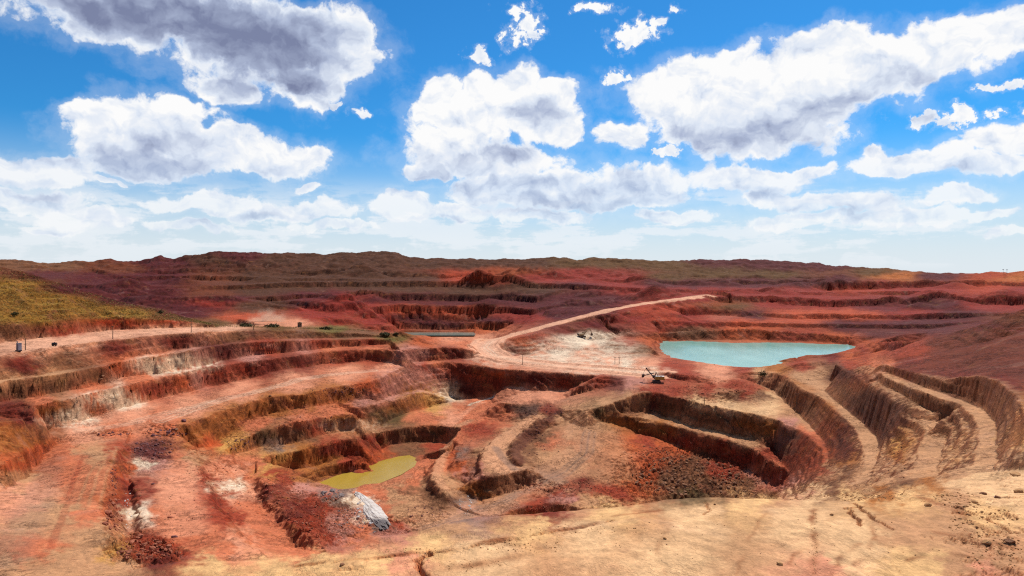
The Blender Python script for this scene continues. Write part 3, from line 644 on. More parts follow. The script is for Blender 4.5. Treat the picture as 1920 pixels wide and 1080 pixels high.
def raycast(u, v, d0=40, d1=2500):
    """where the line of sight through a view point meets the ground"""
    c = colof(np.array([float(u)]))[0]; i0 = int(rowof(np.array([d0]))[0]); col = Hf[:, int(c)] * (1 - c % 1) + Hf[:, min(int(c) + 1, NU - 1)] * (c % 1)
    ray = -(v - V0) / F * gD
    k = np.nonzero((col >= ray) & (np.arange(NR) >= i0))[0]
    if not len(k) or gD[k[0]] > d1: return None
    k = k[0]; D = gD[k]
    if k > i0:
        a = col[k - 1] - ray[k - 1]; b = col[k] - ray[k]; D = gD[k - 1] + (gD[k] - gD[k - 1]) * (-a) / (b - a + 1e-9)
    return Vector(((u - CU) / F * D, D, -(v - V0) / F * D + ZC))

# ------------------------------------------------------------------ soils
SOIL = dict(pk=(226,158,126), po=(210,126,90), rd=(166,74,48), dr=(130,54,38), mr=(108,46,38), dh=(122,58,36), pu=(106,48,46), oc=(176,112,56), yl=(212,160,92), fs=(230,186,134), rp=(214,160,124), gl=(204,156,118), fc=(152,88,50), fd=(112,64,48), pl=(232,178,148), sd=(232,190,146),
            wh=(238,218,194), tn=(200,152,114), br=(136,94,66), gb=(106,84,52), gs=(160,124,52), gy=(146,120,108), og=(194,100,56), dk=(100,70,58), lv=(198,140,126), ol=(120,106,54))
SMP = '''
20,540 gs;80,560 gs;150,575 gs;230,590 gs;60,595 gs;330,598 ol;400,608 ol;520,613 ol;620,617 ol;20,625 br;120,622 rd;220,606 og;320,606 po;-100,540 gs;-200,600 br
40,650 pl;150,635 pl;300,619 pl;420,615 pl;90,645 pl;220,626 pl;360,616 pl;40,685 dr;120,675 br;220,655 dr;330,640 dr;450,628 br;560,626 br;690,625 br;730,635 ol;650,626 br
20,716 tn;100,705 tn;250,672 po;30,735 br;100,725 br;180,708 br;230,690 og;280,690 wh:1.3;330,680 wh:1.3;310,670 po;370,672 lv:.5;420,660 mr;500,650 rd;600,645 rd;700,642 rd;470,668 lv:.5;580,650 lv:.5
80,752 po;180,728 po;260,708 po;340,695 po;100,770 oc;90,790 og;140,780 wh:1.3;180,760 og;230,755 wh:.35;215,740 wh:1.3;250,735 og;300,725 rd;340,715 og;370,710 lv:.5;400,705 rd;460,692 rd;500,690 dr;560,685 dr;640,672 rd;700,668 rd;760,665 lv:.5;790,665 lv:.5;850,662 dr
150,805 pk;250,785 pk;350,760 pk;450,735 pk;550,710 pk;650,700 pk;740,688 pk;300,790 po;230,808 po;820,677 po;700,657 po;620,657 po;860,640 po;800,640 og;850,636 pk
370,815 oc;410,800 oc;460,775 oc;520,760 oc;580,750 oc;640,740 oc;690,725 og;740,720 lv:.5;780,705 lv:.5;730,735 lv:.5;840,700 rd;800,690 rd;880,705 rd;930,715 dr;1000,712 dr;1060,718 rd;880,730 mr;840,735 wh:1.3;900,695 og
430,830 yl;390,830 og;480,800 po;560,785 po;620,775 po;660,765 po;690,750 lv:.5;620,800 tn;690,800 tn;520,830 gy:.5;560,815 br;500,815 gb;600,800 rd;640,788 oc;710,785 gb;740,765 oc;800,745 yl;780,735 oc;820,755 yl;740,780 gb
800,780 po;870,770 po;900,755 po;980,740 pk;1040,745 pk;850,785 pk;560,850 oc;620,840 rd;520,860 yl;500,880 yl;700,825 rd;760,815 br;820,812 br;600,865 oc;700,855 og;660,865 rd;760,845 br;820,840 rd;600,890 oc;570,900 oc
740,930 tn;700,920 po;780,900 po;760,960 tn;820,870 po;850,820 po;880,790 po;840,850 og;820,900 tn;830,915 tn;800,925 br;830,940 br;860,850 gy:.5;865,875 og;885,885 lv:.5;870,940 gy:.5;880,960 lv:.5;900,800 rd;930,780 po
950,830 tn;930,860 tn;1000,800 tn;960,870 tn;930,910 br;980,895 dk;890,925 oc;1012,818 br;985,850 br;1060,815 tn;1070,845 tn;1050,868 tn;1030,850 tn;1090,860 tn;1035,830 po;990,770 dk;1040,775 dr;1060,830 og;1100,830 po;1130,860 po;1080,870 tn;1030,900 gy:.5;960,930 gy:.5;880,970 gy:.5;820,985 tn;740,990 lv:.5
1150,840 og;1180,870 po;1100,905 dr;1050,915 rd;1000,930 rd;1150,920 rd;1090,935 tn;1050,930 lv:.5;1030,960 dr;1000,955 rd
1290,870 br;1250,900 br;1330,900 br;1300,925 gb;1220,870 og;1200,900 og;1260,840 og;1180,830 og;1360,880 rd;1400,910 br;1220,830 rd
1120,775 gb;1160,790 oc;1200,795 oc;1240,805 oc;1290,825 rd;1350,840 rd;1400,860 rd;1430,880 po;1460,890 rd;1480,900 lv:.5;1420,890 lv:.5;1450,850 rd;1500,860 rd;1530,870 rd;1470,840 gy:.5;1480,820 gy:.5;1510,830 rd;1520,850 og;1490,790 lv:.5;1530,810 po
1180,760 br;1220,765 mr;1250,765 br;1300,780 br;1350,790 br;1400,795 oc;1440,800 oc;1220,782 tn;1280,795 tn;1340,807 tn;1400,828 tn;1300,755 sd;1380,765 sd;1430,765 sd;1440,775 sd;1360,755 sd
1140,760 tn;1190,748 tn;1090,775 tn;1060,785 tn;1150,715 mr;1130,712 rd;1180,715 lv:.5;1220,735 rd;1270,735 rd;1330,728 rd;1380,720 rd;1420,712 rd;1250,690 rd;1290,698 rd;1340,695 pk;1350,705 pk;1400,735 rd;1380,745 br;1440,740 br;1400,690 rd
905,655 pk;940,672 pk;1000,685 pk;1080,690 pk;1150,698 pk;1200,700 pk;1200,680 pk;1050,660 wh:.7;1080,640 wh:.7;1040,650 pk;1010,665 pk;1100,660 pk;1140,670 pk;1180,682 wh:.6;1090,675 pk;1130,635 wh:1.3;1100,630 wh:1.3;1170,640 rd;1200,655 br;1220,640 og;1150,650 br;980,645 og;960,655 dr;1010,635 rd;1060,620 dr;1150,615 dr;1220,615 rd;900,635 pk;870,650 po;930,700 og
1430,705 sd;1460,740 sd;1480,760 tn;1440,715 og;1490,730 oc;1530,760 oc;1500,750 oc;1550,780 oc;1570,800 og;1590,815 dr;1580,840 mr;1600,860 oc;1570,880 tn;1590,890 br;1560,920 br;1530,930 sd;1510,780 tn;1540,790 po;1450,690 oc
1500,705 tn;1560,742 tn;1600,785 tn;1635,825 tn;1640,860 tn;1625,900 tn;1530,700 tn;1580,700 dk;1560,695 br;1600,735 og;1620,745 tn;1640,760 mr;1680,790 mr;1620,770 mr;1690,820 yl;1660,835 yl;1680,860 oc;1670,880 tn;1650,810 dk;1690,900 br;1710,820 oc;1650,905 tn;1640,740 dk
1650,735 tn;1700,755 tn;1750,790 tn;1760,830 tn;1740,870 tn;1740,900 oc;1670,720 oc;1720,735 oc;1760,760 gb;1790,780 br;1800,800 yl;1790,850 yl;1810,830 oc;1790,890 tn;1700,725 lv:.5;1760,745 lv:.5;1820,775 tn;1850,810 tn;1850,860 tn;1840,890 sd
1690,705 dr;1750,715 dr;1800,715 dr;1850,740 dr;1880,760 oc;1910,780 oc;1900,820 yl;1890,860 tn;1880,720 dr
1850,660 dh;1800,670 dh;1750,680 dh;1900,640 dh;1900,690 dh;1850,690 dh;1800,640 dh;1700,690 dh;1880,610 dh;1830,640 dh;1760,650 dh;1720,655 rd;1700,660 rd;1640,655 og;1620,660 rd;1600,680 rd;1640,685 po;1660,690 po;1680,650 rd;1560,670 dr;1500,685 rd;1900,600 br;1700,680 dr;1600,670 og
1300,970 sd;1500,980 sd;1100,1000 sd;900,1040 sd;1600,1040 sd;1250,1060 sd;1000,985 fs;800,1020 fs;1150,955 fs;600,1055 fs;400,1062 fs;700,1060 fs;750,1050 pk:.5;520,1075 fs;1700,1000 tn;1700,930 fs;1600,930 fs;1650,925 oc;1800,940 tn;1850,960 fs;1780,1000 tn;1880,1050 tn;1850,1070 pk;1720,1060 fs;1800,1050 tn;1900,900 sd;1800,900 sd;1700,1070 fs;1600,1000 sd;1870,930 sd;1400,940 fs;1550,1070 pk:.5
20,770 dr;50,780 dr;20,820 oc;50,830 oc;70,850 og;30,870 og;30,900 tn;10,940 pk;60,930 pk;50,980 tn;80,800 br;130,850 po;180,850 tn;150,900 po;100,960 tn;170,960 po;60,1030 po;150,1040 tn;30,1070 tn;180,1070 tn;100,1075 tn;190,1000 tn;200,900 po;210,940 og
220,850 rd;225,900 rd;250,960 wh:.35;235,940 rd;250,920 dr;240,880 og;270,850 pu:.5;300,850 pu:.5;290,870 lv:.5;265,870 wh:.35;330,870 po;330,920 pk;320,960 po;340,1000 po;370,900 pk;360,870 tn;270,1030 rd;300,1040 mr;330,1030 rd;215,1040 yl:.4;235,1055 tn
385,900 rd;405,940 rd;420,970 rd;440,910 wh:.35;430,880 pk;460,920 pk;470,960 po;500,1000 po;420,1030 po;560,1030 po;380,1010 po;430,870 po;480,870 po;480,900 po;450,1020 pk;540,900 rd;520,890 rd;510,920 dr;560,950 dr;600,970 rd;600,940 rd;620,1000 rd;580,980 rd;570,915 lv:.5;590,920 lv:.5;620,928 gy:.5;640,930 gy:.5;670,940 wh:.35;690,965 wh:.35;710,985 gy:.5;650,980 lv:.5;640,1000 lv:.5;720,960 po;740,980 rd;680,1000 po
100,500 br;200,500 br;300,490 mr;400,485 gb;450,480 mr;520,485 gb;600,485 gb;700,482 gb;800,495 gb;900,493 gb;1000,492 gb;1060,490 ol;1150,492 ol;1250,497 ol;1350,490 mr;1450,495 mr;1550,500 mr;1340,512 ol;1450,515 ol;1560,512 br;1640,510 ol;1680,517 yl;1750,517 mr;1900,520 yl;1870,518 og
100,515 pu:.5;180,520 pu:.5;300,520 mr;400,520 br;480,520 gb;580,520 gb;700,515 gb;800,520 gb;860,518 og;900,518 og;960,512 oc;1020,520 rd;1100,515 rd;1180,520 rd;130,540 pu:.5;220,545 mr;300,550 mr;400,550 br;480,545 gb;560,540 gb;680,535 gb;760,540 gb;880,545 gb;1000,540 gb;1080,535 pu:.5
240,560 mr;300,570 pu:.5;360,580 mr;400,570 rd;430,560 mr;480,575 gb;520,570 gb;560,570 pu:.5;600,555 mr;640,560 rd;660,570 rd;600,580 rd;700,565 pu:.5;760,560 pu:.5;850,565 pu:.5;950,560 pu:.5;1030,565 pu:.5;1060,570 mr;1100,575 mr;1120,560 mr;1050,590 mr
350,590 mr;450,595 po;500,606 pk;560,606 pk;600,595 rd;650,580 rd;700,585 rd;760,582 po;850,585 po;700,605 rd;620,605 rd;800,605 pu:.5;760,595 pu:.5;850,610 pu:.5;920,600 pu:.5;980,595 rd;720,615 rd;900,618 og
1150,530 rd;1250,520 ol;1240,530 mr;1300,535 mr;1400,530 mr;1500,530 mr;1200,545 rd;1300,545 rd;1400,550 rd;1500,548 rd;1600,540 og;1650,535 rd;1750,540 rd;1850,540 og;1900,545 rd;1570,525 mr
1250,580 og;1350,570 oc;1300,560 rd;1370,572 ol;1450,570 rd;1550,570 rd;1650,575 dr;1750,570 mr;1850,570 rd;1800,590 pu:.5;1700,590 rd;1600,590 po;1500,590 po;1400,590 pu:.5;1350,595 lv:.5;1300,590 rd;1250,600 og;1300,605 rd;1390,608 po;1300,622 br;1400,622 og;1500,628 rd;1560,635 og;1600,610 mr;1700,610 mr;1750,615 pu:.5;1650,625 mr;1750,605 mr;1900,570 rd;1180,600 rd;1120,610 dr
'''
sp = [(float(a.split(',')[0]), float(a.split(' ')[0].split(',')[1]), a.split(' ')[1].split(':')[0], float((a.split(':') + ['1'])[1])) for a in SMP.replace('\n', ';').split(';') if a.strip()]
su = np.array([a[0] for a in sp]); sv = np.array([a[1] for a in sp])
def vw(v): return np.where(v < 640, v * 2.6, 640 * 2.6 + (v - 640) * 1.5)       # far rows are thinner strips
wsc = np.clip((VG - 480) / 500, .3, 1)
wu = UG + wsc * (34 * perlin(UG / 60, VG / 22, 91) + 20 * perlin(UG / 21, VG / 9, 92) + 11 * perlin(UG / 8, VG / 4, 95)); wv = vw(VG + wsc * (12 * perlin(UG / 50, VG / 20, 93) + 7 * perlin(UG / 17, VG / 8, 94) + 4 * perlin(UG / 7, VG / 4, 96)))
us = np.clip((VG - 520) / 160, .42, 1) ** 2                                          # the far beds run level for longer
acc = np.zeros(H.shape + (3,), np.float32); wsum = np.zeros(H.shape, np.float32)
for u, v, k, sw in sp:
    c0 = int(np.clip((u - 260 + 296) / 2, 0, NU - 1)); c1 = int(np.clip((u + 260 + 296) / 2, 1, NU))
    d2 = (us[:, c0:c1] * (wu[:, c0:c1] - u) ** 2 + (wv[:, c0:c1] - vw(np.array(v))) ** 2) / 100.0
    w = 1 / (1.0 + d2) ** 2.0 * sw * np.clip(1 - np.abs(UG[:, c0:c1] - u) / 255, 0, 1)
    acc[:, c0:c1] += w[..., None] * (s2l(SOIL[k]) * (np.array([.82, .50, .38]) if v < 614 and u > 120 and k not in ('pk', 'wh', 'gs') else 1))[None, None]; wsum[:, c0:c1] += w  # far soils darkened and reddened: cloud shade put into their colour
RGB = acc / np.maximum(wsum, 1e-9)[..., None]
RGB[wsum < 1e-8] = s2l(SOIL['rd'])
def tint(mask, key, a=1.0):
    global RGB
    RGB = RGB + (s2l(SOIL[key])[None, None] - RGB) * (mask * a)[..., None]
# bleached clay in the left faces, mauve slope at the pit head
bl = np.clip(.62 + .9 * perlin(UG / 9, VG / 5, 141) + .5 * perlin(UG / 3.5, VG / 8, 142), 0, 1)
tint(blob([(325, 684, 68, 15, 1), (205, 748, 52, 13, .9), (125, 787, 46, 12, .8), (235, 757, 30, 9, .8), (845, 738, 10, 13, .9), (655, 797, 50, 9, .5), (440, 911, 22, 8, .8)], .5) * bl, 'wh', .85)
tint(blob([(775, 712, 55, 24, 1), (780, 664, 30, 9, .7), (380, 705, 16, 9, .7), (882, 886, 14, 14, .8), (600, 915, 30, 14, .5)], .5) * bl, 'lv', .8)
tint(blob([(1085, 662, 95, 26, 1), (1150, 694, 85, 8, .9), (930, 665, 45, 22, .6)], .5) * np.clip(.7 + .8 * perlin(UG / 14, VG / 5, 143) + .4 * perlin(UG / 5, VG / 2, 144), 0, 1), 'wh', .6)
# graded surfaces
tint(np.clip((13.0 + 4.5 * np.clip((720 - DG) / 40, 0, 1) - hd) / 2, 0, 1) * np.clip(1.2 - steep, 0, 1), 'pl', .95)
tint(np.clip((5.5 - np.abs(hs - 1.5)) / 2, 0, 1) * (.5 + .5 * np.cos(hs * 2 * math.pi / 3.2)) * np.clip((700 - DG) / 60, 0, 1), 'wh', .5)
KT = slice(int(rowof(np.array([88.0]))[0]), int(rowof(np.array([620.0]))[0]))
def trail(pts, key, half, a, ruts=None, rough=.6):
    A, B = polydist(on_ground(pts), KT); m = np.where(A < 1e8, np.clip((half - A) / (half * .5) + .5 * perlin(XG[KT] / 9, DG[KT] / 4, 121) * rough, 0, 1), 0) * (A < half * 2)
    if ruts: m = m * (.35 + .65 * np.clip(np.cos(B * 2 * math.pi / ruts + 1.2 * perlin(XG[KT] / 30, DG[KT] / 30, 122)), 0, 1))
    RGB[KT] += (s2l(SOIL[key])[None, None] - RGB[KT]) * (m * a)[..., None]
trail([(1090,800),(1085,845),(1050,885),(1000,914),(900,955),(820,985)], 'rp', 15, .6); trail([(1120,800),(1140,850),(1150,890)], 'tn', 16, .6)
trail([(780,1000),(850,975),(920,948),(1000,915),(1060,885),(1100,850),(1105,810)], 'gy', 5, .60, 3.4)
trail([(1010,785),(960,812),(930,838),(928,862),(950,880)], 'rp', 9, .95)
trail([(880,790),(850,820),(826,862),(816,892),(830,915)], 'rp', 4, .7)
trail([(1046,776),(1016,796),(986,818),(966,842),(972,866)], 'fd', 4.5, .85)  # bank beside the ramp, its shade put into the soil colour
trail([(890,850),(885,872),(892,890)], 'br', 4, .5)
trail([(930,840),(945,862),(965,880)], 'gy', 3, .6)
trail([(1210,737),(1150,752),(1090,770),(1050,782)], 'tn', 5, .8, 2.6)
trail([(152,862),(138,900),(128,940),(112,985),(95,1030)], 'rd', 1.0, .4)
trail([(200,850),(180,900),(165,950)], 'tn', 6, .6, 2.6); trail([(100,860),(70,940),(30,1010),(0,1060)], 'gy', 5, .30)
trail([(300,790),(420,748),(560,712),(700,695)], 'wh', 5, .45, 2.8); trail([(200,805),(330,775),(480,725),(620,700),(740,688)], 'rd', 3, .35, 2.2); trail([(150,808),(260,790),(400,752)], 'wh', 4, .4, 2.8)
trail([(340,870),(335,930),(350,1000)], 'pk', 7, .6); 
trail([(1010,668),(1050,650),(1085,636),(1110,628)], 'wh', 8, .7, 3.0); trail([(1060,680),(1120,672),(1150,660),(1130,648),(1090,640)], 'wh', 8, .6, 3.0); trail([(1100,690),(1160,694),(1225,697)], 'wh', 6, .5, 2.8)
trail([(880,760),(900,752),(925,745)], 'wh', 2, .7); trail([(845,800),(880,768),(905,755)], 'pk', 3, .7)
trail([(1500,702),(1545,727),(1575,750),(1608,788),(1636,824),(1640,856),(1626,900)], 'gl', 5.5, .9); trail([(1640,722),(1700,752),(1745,782),(1758,815),(1747,850),(1735,890)], 'gl', 8, .85)
trail([(1700,722),(1770,745),(1822,768),(1850,800),(1850,840),(1840,880)], 'gl', 8, .75); trail([(1610,690),(1660,702)], 'gl', 4, .6)
trail([(1425,706),(1470,738),(1500,772),(1530,800)], 'tn', 5, .7)
steepF = np.clip((grad(Hf) - .35) / .5, 0, 1) * (1 - .10 * RB)
tint(RB * steepF, 'fc', .5); tint(steepF * blob([(1640, 782, 52, 40, 1), (1590, 835, 25, 30, .7), (1590, 700, 25, 16, .7), (1780, 785, 30, 14, .5)], .5), 'fd', .7)
KN = slice(0, int(rowof(np.array([74.0]))[0]))
def near_trail(pts, key, half, a, n0):
    A, B = polydist(on_ridge(pts), KN); n = .5 * perlin(XG[KN] / 1.4, DG[KN] / 1.4, n0) + .3 * perlin(XG[KN] / .5, DG[KN] / .5, n0 + 1)
    m = np.where(A < 1e8, np.exp(-((B + .3 * n) / half) ** 2) * np.clip(.55 + 1.1 * perlin(XG[KN] / 2.6, DG[KN] / 2.6, n0 + 2), 0, 1), 0); RGB[KN] += (s2l(SOIL[key])[None, None] - RGB[KN]) * (m * a)[..., None]
for i_, (pp_, hw_, aa_) in enumerate((([(1527,955),(1521,985),(1530,1020),(1524,1078)], .30, .8), ([(1600,1060),(1625,1035),(1640,1005),(1632,985)], .22, .6), ([(1560,1078),(1580,1040),(1612,1020)], .22, .55), ([(1700,1050),(1790,1042),(1860,1048)], .22, .6), ([(1480,1060),(1490,1040),(1512,1030)], .18, .5),
        ([(560,1062),(700,1047),(780,1037),(860,1029),(940,1016),(1000,1004),(1060,995),(1120,983)], .30, .8), ([(850,1068),(900,1058),(960,1042),(1010,1032)], .6, .7), ([(1150,968),(1200,962),(1240,957)], .35, .7), ([(1590,934),(1650,928),(1690,922)], .5, .8), ([(1760,1000),(1830,1010),(1900,1030)], .5, .6), ([(1380,1078),(1400,1020),(1440,960)], .18, .35), ([(1250,1078),(1230,1030),(1260,985)], .18, .35), ([(1720,930),(1760,945),(1830,985),(1900,1010)], .5, .7))):
    near_trail(pp_, 'fc', hw_, aa_, 150 + 3 * i_)
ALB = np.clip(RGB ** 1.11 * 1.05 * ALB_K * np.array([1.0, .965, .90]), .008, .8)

# ------------------------------------------------------------------ materials
def new_mat(name):
    m = bpy.data.materials.new(name); m.use_nodes = True; w = NT(m.node_tree); w.n.clear()
    out = w.node('ShaderNodeOutputMaterial'); b = w.node('ShaderNodeBsdfPrincipled'); w.l.new(b.outputs[0], out.inputs[0])
    b.inputs['Specular IOR Level'].default_value = .12; b.inputs['Roughness'].default_value = .95
    return m, w, b, out
def ground_material():
    m, w, b, out = new_mat('mined_soil')
    base = w.node('ShaderNodeAttribute', attribute_name='soil').outputs['Color']
    face = w.node('ShaderNodeAttribute', attribute_name='face').outputs['Fac']
    size = w.node('ShaderNodeAttribute', attribute_name='reach').outputs['Fac']     # metres from the lookout, sets how coarse the grain is
    pos = w.node('ShaderNodeNewGeometry').outputs['Position']
    fine = w.noise(pos, .9, 6, .65); mid = w.noise(pos, .16, 5, .6); big = w.noise(pos, .035, 4, .6)
    grit = w.noise(pos, 4.5, 4, .7)
    # streaks that run down the faces, beds that run along them
    sx = w.vm('MULTIPLY', pos, (1, 1, .09)); st = w.noise(sx, .55, 5, .62); st2 = w.noise(w.vm('MULTIPLY', pos, (1, 1, .12)), .17, 3, .6)
    bed = w.noise(w.vm('MULTIPLY', pos, (.04, .04, 1)), .42, 5, .65)
    nf = w.ss(size, 55, 110)                         # 0 on the lookout ridge, 1 beyond
    v = w.lin(fine, .30, .70, .72, 1.26)
    v = w.m('MULTIPLY', v, w.m('ADD', 1, w.m('MULTIPLY', w.lin(mid, .25, .75, -.22, .20), w.lin(nf, 0, 1, .45, 1)))); v = w.m('MULTIPLY', v, w.lin(big, .3, .7, .90, 1.10))
    v = w.m('MULTIPLY', v, w.lin(grit, .3, .7, .82, 1.18))
    fv = w.m('MULTIPLY', w.lin(st, .28, .72, .68, 1.26), w.lin(bed, .3, .7, .72, 1.24)); fv = w.m('MULTIPLY', fv, w.lin(st2, .3, .7, .76, 1.22))
    fv = w.mix(face, (1, 1, 1), w.comb(fv, fv, fv))
    c = w.mix(1, base, w.comb(v, v, v), 'MULTIPLY'); c = w.mix(1, c, fv, 'MULTIPLY')
    # ochre, mauve and bleached patches of the clay
    hue = w.noise(w.vm('MULTIPLY', pos, (1, 1, 1.8)), .09, 5, .68, dist=.6)
    hue2 = w.noise(w.vm('ADD', pos, (311, 57, 13)), .055, 5, .65, dist=.8)
    c = w.mix(w.m('MULTIPLY', w.ss(hue, .54, .70), w.m('MULTIPLY', nf, w.lin(face, 0, 1, .10, .36))), c, (.38, .17, .05))
    c = w.mix(w.m('MULTIPLY', w.ss(hue2, .56, .72), w.lin(face, 0, 1, .14, .26)), c, (.46, .27, .20))
    c = w.mix(w.m('MULTIPLY', w.ss(hue2, .46, .30), w.m('MULTIPLY', nf, w.lin(face, 0, 1, .14, .45))), c, (.20, .06, .04))
    # drying cracks and scuffed, darker broken patches
    cw = w.vm('ADD', pos, w.vm('SCALE', w.node('ShaderNodeTexNoise', {'Vector': pos, 'Scale': .5, 'Detail': 4.0}).outputs['Color'], 1.6))
    ck = w.node('ShaderNodeTexVoronoi', {'Vector': cw, 'Scale': .42}, feature='DISTANCE_TO_EDGE').outputs['Distance']
    ckm = w.m('MULTIPLY', w.ss(ck, .035, .008), w.ss(w.noise(pos, .11, 3), .52, .64)); flatm = w.m('SUBTRACT', 1, face)
    c = w.mix(w.m('MULTIPLY', w.m('MULTIPLY', ckm, flatm), w.m('MULTIPLY', w.m('SUBTRACT', 1, nf), .22)), c, (.34, .18, .08))
    rid = w.m('ABSOLUTE', w.m('SUBTRACT', w.noise(w.vm('MULTIPLY', pos, (1, .55, 1)), .30, 6, .7), .5)); scuf = w.m('MULTIPLY', w.ss(rid, .045, .0), w.ss(w.noise(pos, .06, 3), .42, .58))
    c = w.mix(w.m('MULTIPLY', scuf, w.lin(nf, 0, 1, .22, .55)), c, w.mix(1, c, (.42, .34, .30), 'MULTIPLY'))
    # fresh faces deeper in colour than dusty flats, darkened further as painted-in shade
    dark = w.mix(w.m('MULTIPLY', face, .75), (1, 1, 1), (.70, .50, .38)); c = w.mix(1, c, dark, 'MULTIPLY')
    # pebbles and clods as darker specks
    vor = w.node('ShaderNodeTexVoronoi', {'Vector': pos, 'Scale': .55, 'Randomness': 1.0}); sp = w.m('MULTIPLY', w.ss(vor.outputs['Distance'], .30, .12), w.ss(mid, .50, .66))
    c = w.mix(w.m('MULTIPLY', sp, .45), c, (.16, .055, .035))
    vor2 = w.node('ShaderNodeTexVoronoi', {'Vector': pos, 'Scale': 2.6, 'Randomness': 1.0}); sp2 = w.m('MULTIPLY', w.ss(vor2.outputs['Distance'], .26, .12), w.ss(w.noise(pos, .5, 3), .54, .68))
    c = w.mix(w.m('MULTIPLY', w.m('MULTIPLY', sp2, w.m('SUBTRACT', 1, nf)), .4), c, (.30, .14, .05))
    w.put(b.inputs['Base Color'], c)
    hgt = w.m('ADD', w.m('MULTIPLY', fine, .55), w.m('MULTIPLY', grit, .16)); hgt = w.m('ADD', hgt, w.m('MULTIPLY', st, w.m('MULTIPLY', face, 1.1)))
    hgt = w.m('ADD', hgt, w.m('MULTIPLY', w.m('MULTIPLY', ckm, w.m('SUBTRACT', 1, nf)), -.10)); hgt = w.m('SUBTRACT', hgt, w.m('MULTIPLY', scuf, .25)); hgt = w.m('ADD', hgt, w.m('MULTIPLY', sp2, .10)); hgt = w.m('ADD', hgt, w.m('MULTIPLY', sp, .25))
    bp = w.node('ShaderNodeBump', {'Height': hgt, 'Strength': w.lin(nf, 0, 1, .45, .8), 'Distance': 1.0}); bp.inputs['Distance'].default_value = .8
    w.l.new(bp.outputs[0], b.inputs['Normal'])
    return m
M_SOIL = ground_material()
def water_material(name, deep, shallow, scale):
    m, w, b, out = new_mat(name)
    pos = w.node('ShaderNodeNewGeometry').outputs['Position']
    n = w.noise(w.vm('MULTIPLY', pos, (1, .35, 1)), .05, 5, .6)
    w.put(b.inputs['Base Color'], w.mix(w.ss(n, .35, .68), deep, shallow))
    b.inputs['Roughness'].default_value = .16; b.inputs['Specular IOR Level'].default_value = .22
    bp = w.node('ShaderNodeBump', {'Height': w.noise(w.vm('MULTIPLY', pos, (.7, 1.4, 1)), scale, 4, .6), 'Strength': .35}); bp.inputs['Distance'].default_value = .25
    w.l.new(bp.outputs[0], b.inputs['Normal']); return m

# ------------------------------------------------------------------ terrain meshes
QR, QC = np.meshgrid(np.arange(NR - 1), np.arange(NU - 1), indexing='ij')
cu = .25 * (UG[:-1, :-1] + UG[1:, :-1] + UG[:-1, 1:] + UG[1:, 1:]); cv = .25 * (VG[:-1, :-1] + VG[1:, :-1] + VG[:-1, 1:] + VG[1:, 1:]); cD = .5 * (DG[:-1, :-1] + DG[1:, :-1])
def ip(x, pts): return np.interp(x, [p[0] for p in pts], [p[1] for p in pts])
reg = np.zeros(cu.shape, int)
reg[(cD > 1385)] = 1                                                                         # spoil hills on the skyline
reg[cD > 2400] = 5                                                                           # plain
reg[(.5 * (hd[:-1, :-1] + hd[1:, 1:]) < 10.2) & (cD > 470)] = 2                              # haul road
r1v = ip(cu, [(-300, 690), (-120, 662), (0, 643), (100, 631), (200, 620), (300, 615.5), (440, 612.5), (520, 616), (650, 620.5), (740, 626)])
r2v = ip(cu, [(-300, 720), (-120, 685), (0, 664), (60, 656), (130, 646), (215, 636), (330, 625), (440, 619.5), (540, 619.8), (650, 623.5), (735, 629)])
lft = (cu < 700) & (cD > 250) & (cD < 485)
reg[lft & (cv > r1v - .3) & (cv < r2v + .3)] = 3                                             # service road
reg[(cu < 405) & (cD > 330) & (cD < 560) & (cv < r1v - 1)] = 4                                # grass hill
reg[(cD < 78) & (reg == 0)] = 6                                                              # lookout ridge
ATT = dict(face=steepF, reach=DG)
def region_mesh(name, k, mat):
    sel = reg == k; r = QR[sel]; c = QC[sel]
    q = np.stack([r * NU + c, r * NU + c + 1, (r + 1) * NU + c + 1, (r + 1) * NU + c], 1)
    ids, inv = np.unique(q, return_inverse=True); inv = inv.reshape(q.shape)
    me = bpy.data.meshes.new(name); n = len(ids); f = len(q)
    me.vertices.add(n); me.loops.add(f * 4); me.polygons.add(f)
    me.vertices.foreach_set('co', XYZ.reshape(-1, 3)[ids].astype(np.float32).ravel())
    me.loops.foreach_set('vertex_index', inv.astype(np.int32).ravel())
    me.polygons.foreach_set('loop_start', np.arange(0, f * 4, 4, dtype=np.int32))
    me.polygons.foreach_set('use_smooth', np.ones(f, bool))
    me.update(calc_edges=True)
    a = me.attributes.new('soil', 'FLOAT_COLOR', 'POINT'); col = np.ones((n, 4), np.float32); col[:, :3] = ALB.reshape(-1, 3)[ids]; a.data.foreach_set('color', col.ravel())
    for an, arr in ATT.items():
        a = me.attributes.new(an, 'FLOAT', 'POINT'); a.data.foreach_set('value', arr.reshape(-1)[ids].astype(np.float32))
    me.materials.append(mat)
    o = bpy.data.objects.new(name, me); COL.objects.link(o); o['kind'] = 'structure'
    return o
for nm, k in (('ground', 0), ('hills', 1), ('haul_road', 2), ('service_road', 3), ('hill', 4), ('plain', 5), ('embankment', 6)):
    region_mesh(nm, k, M_SOIL)
print('terrain', round(time.time() - T0, 1))

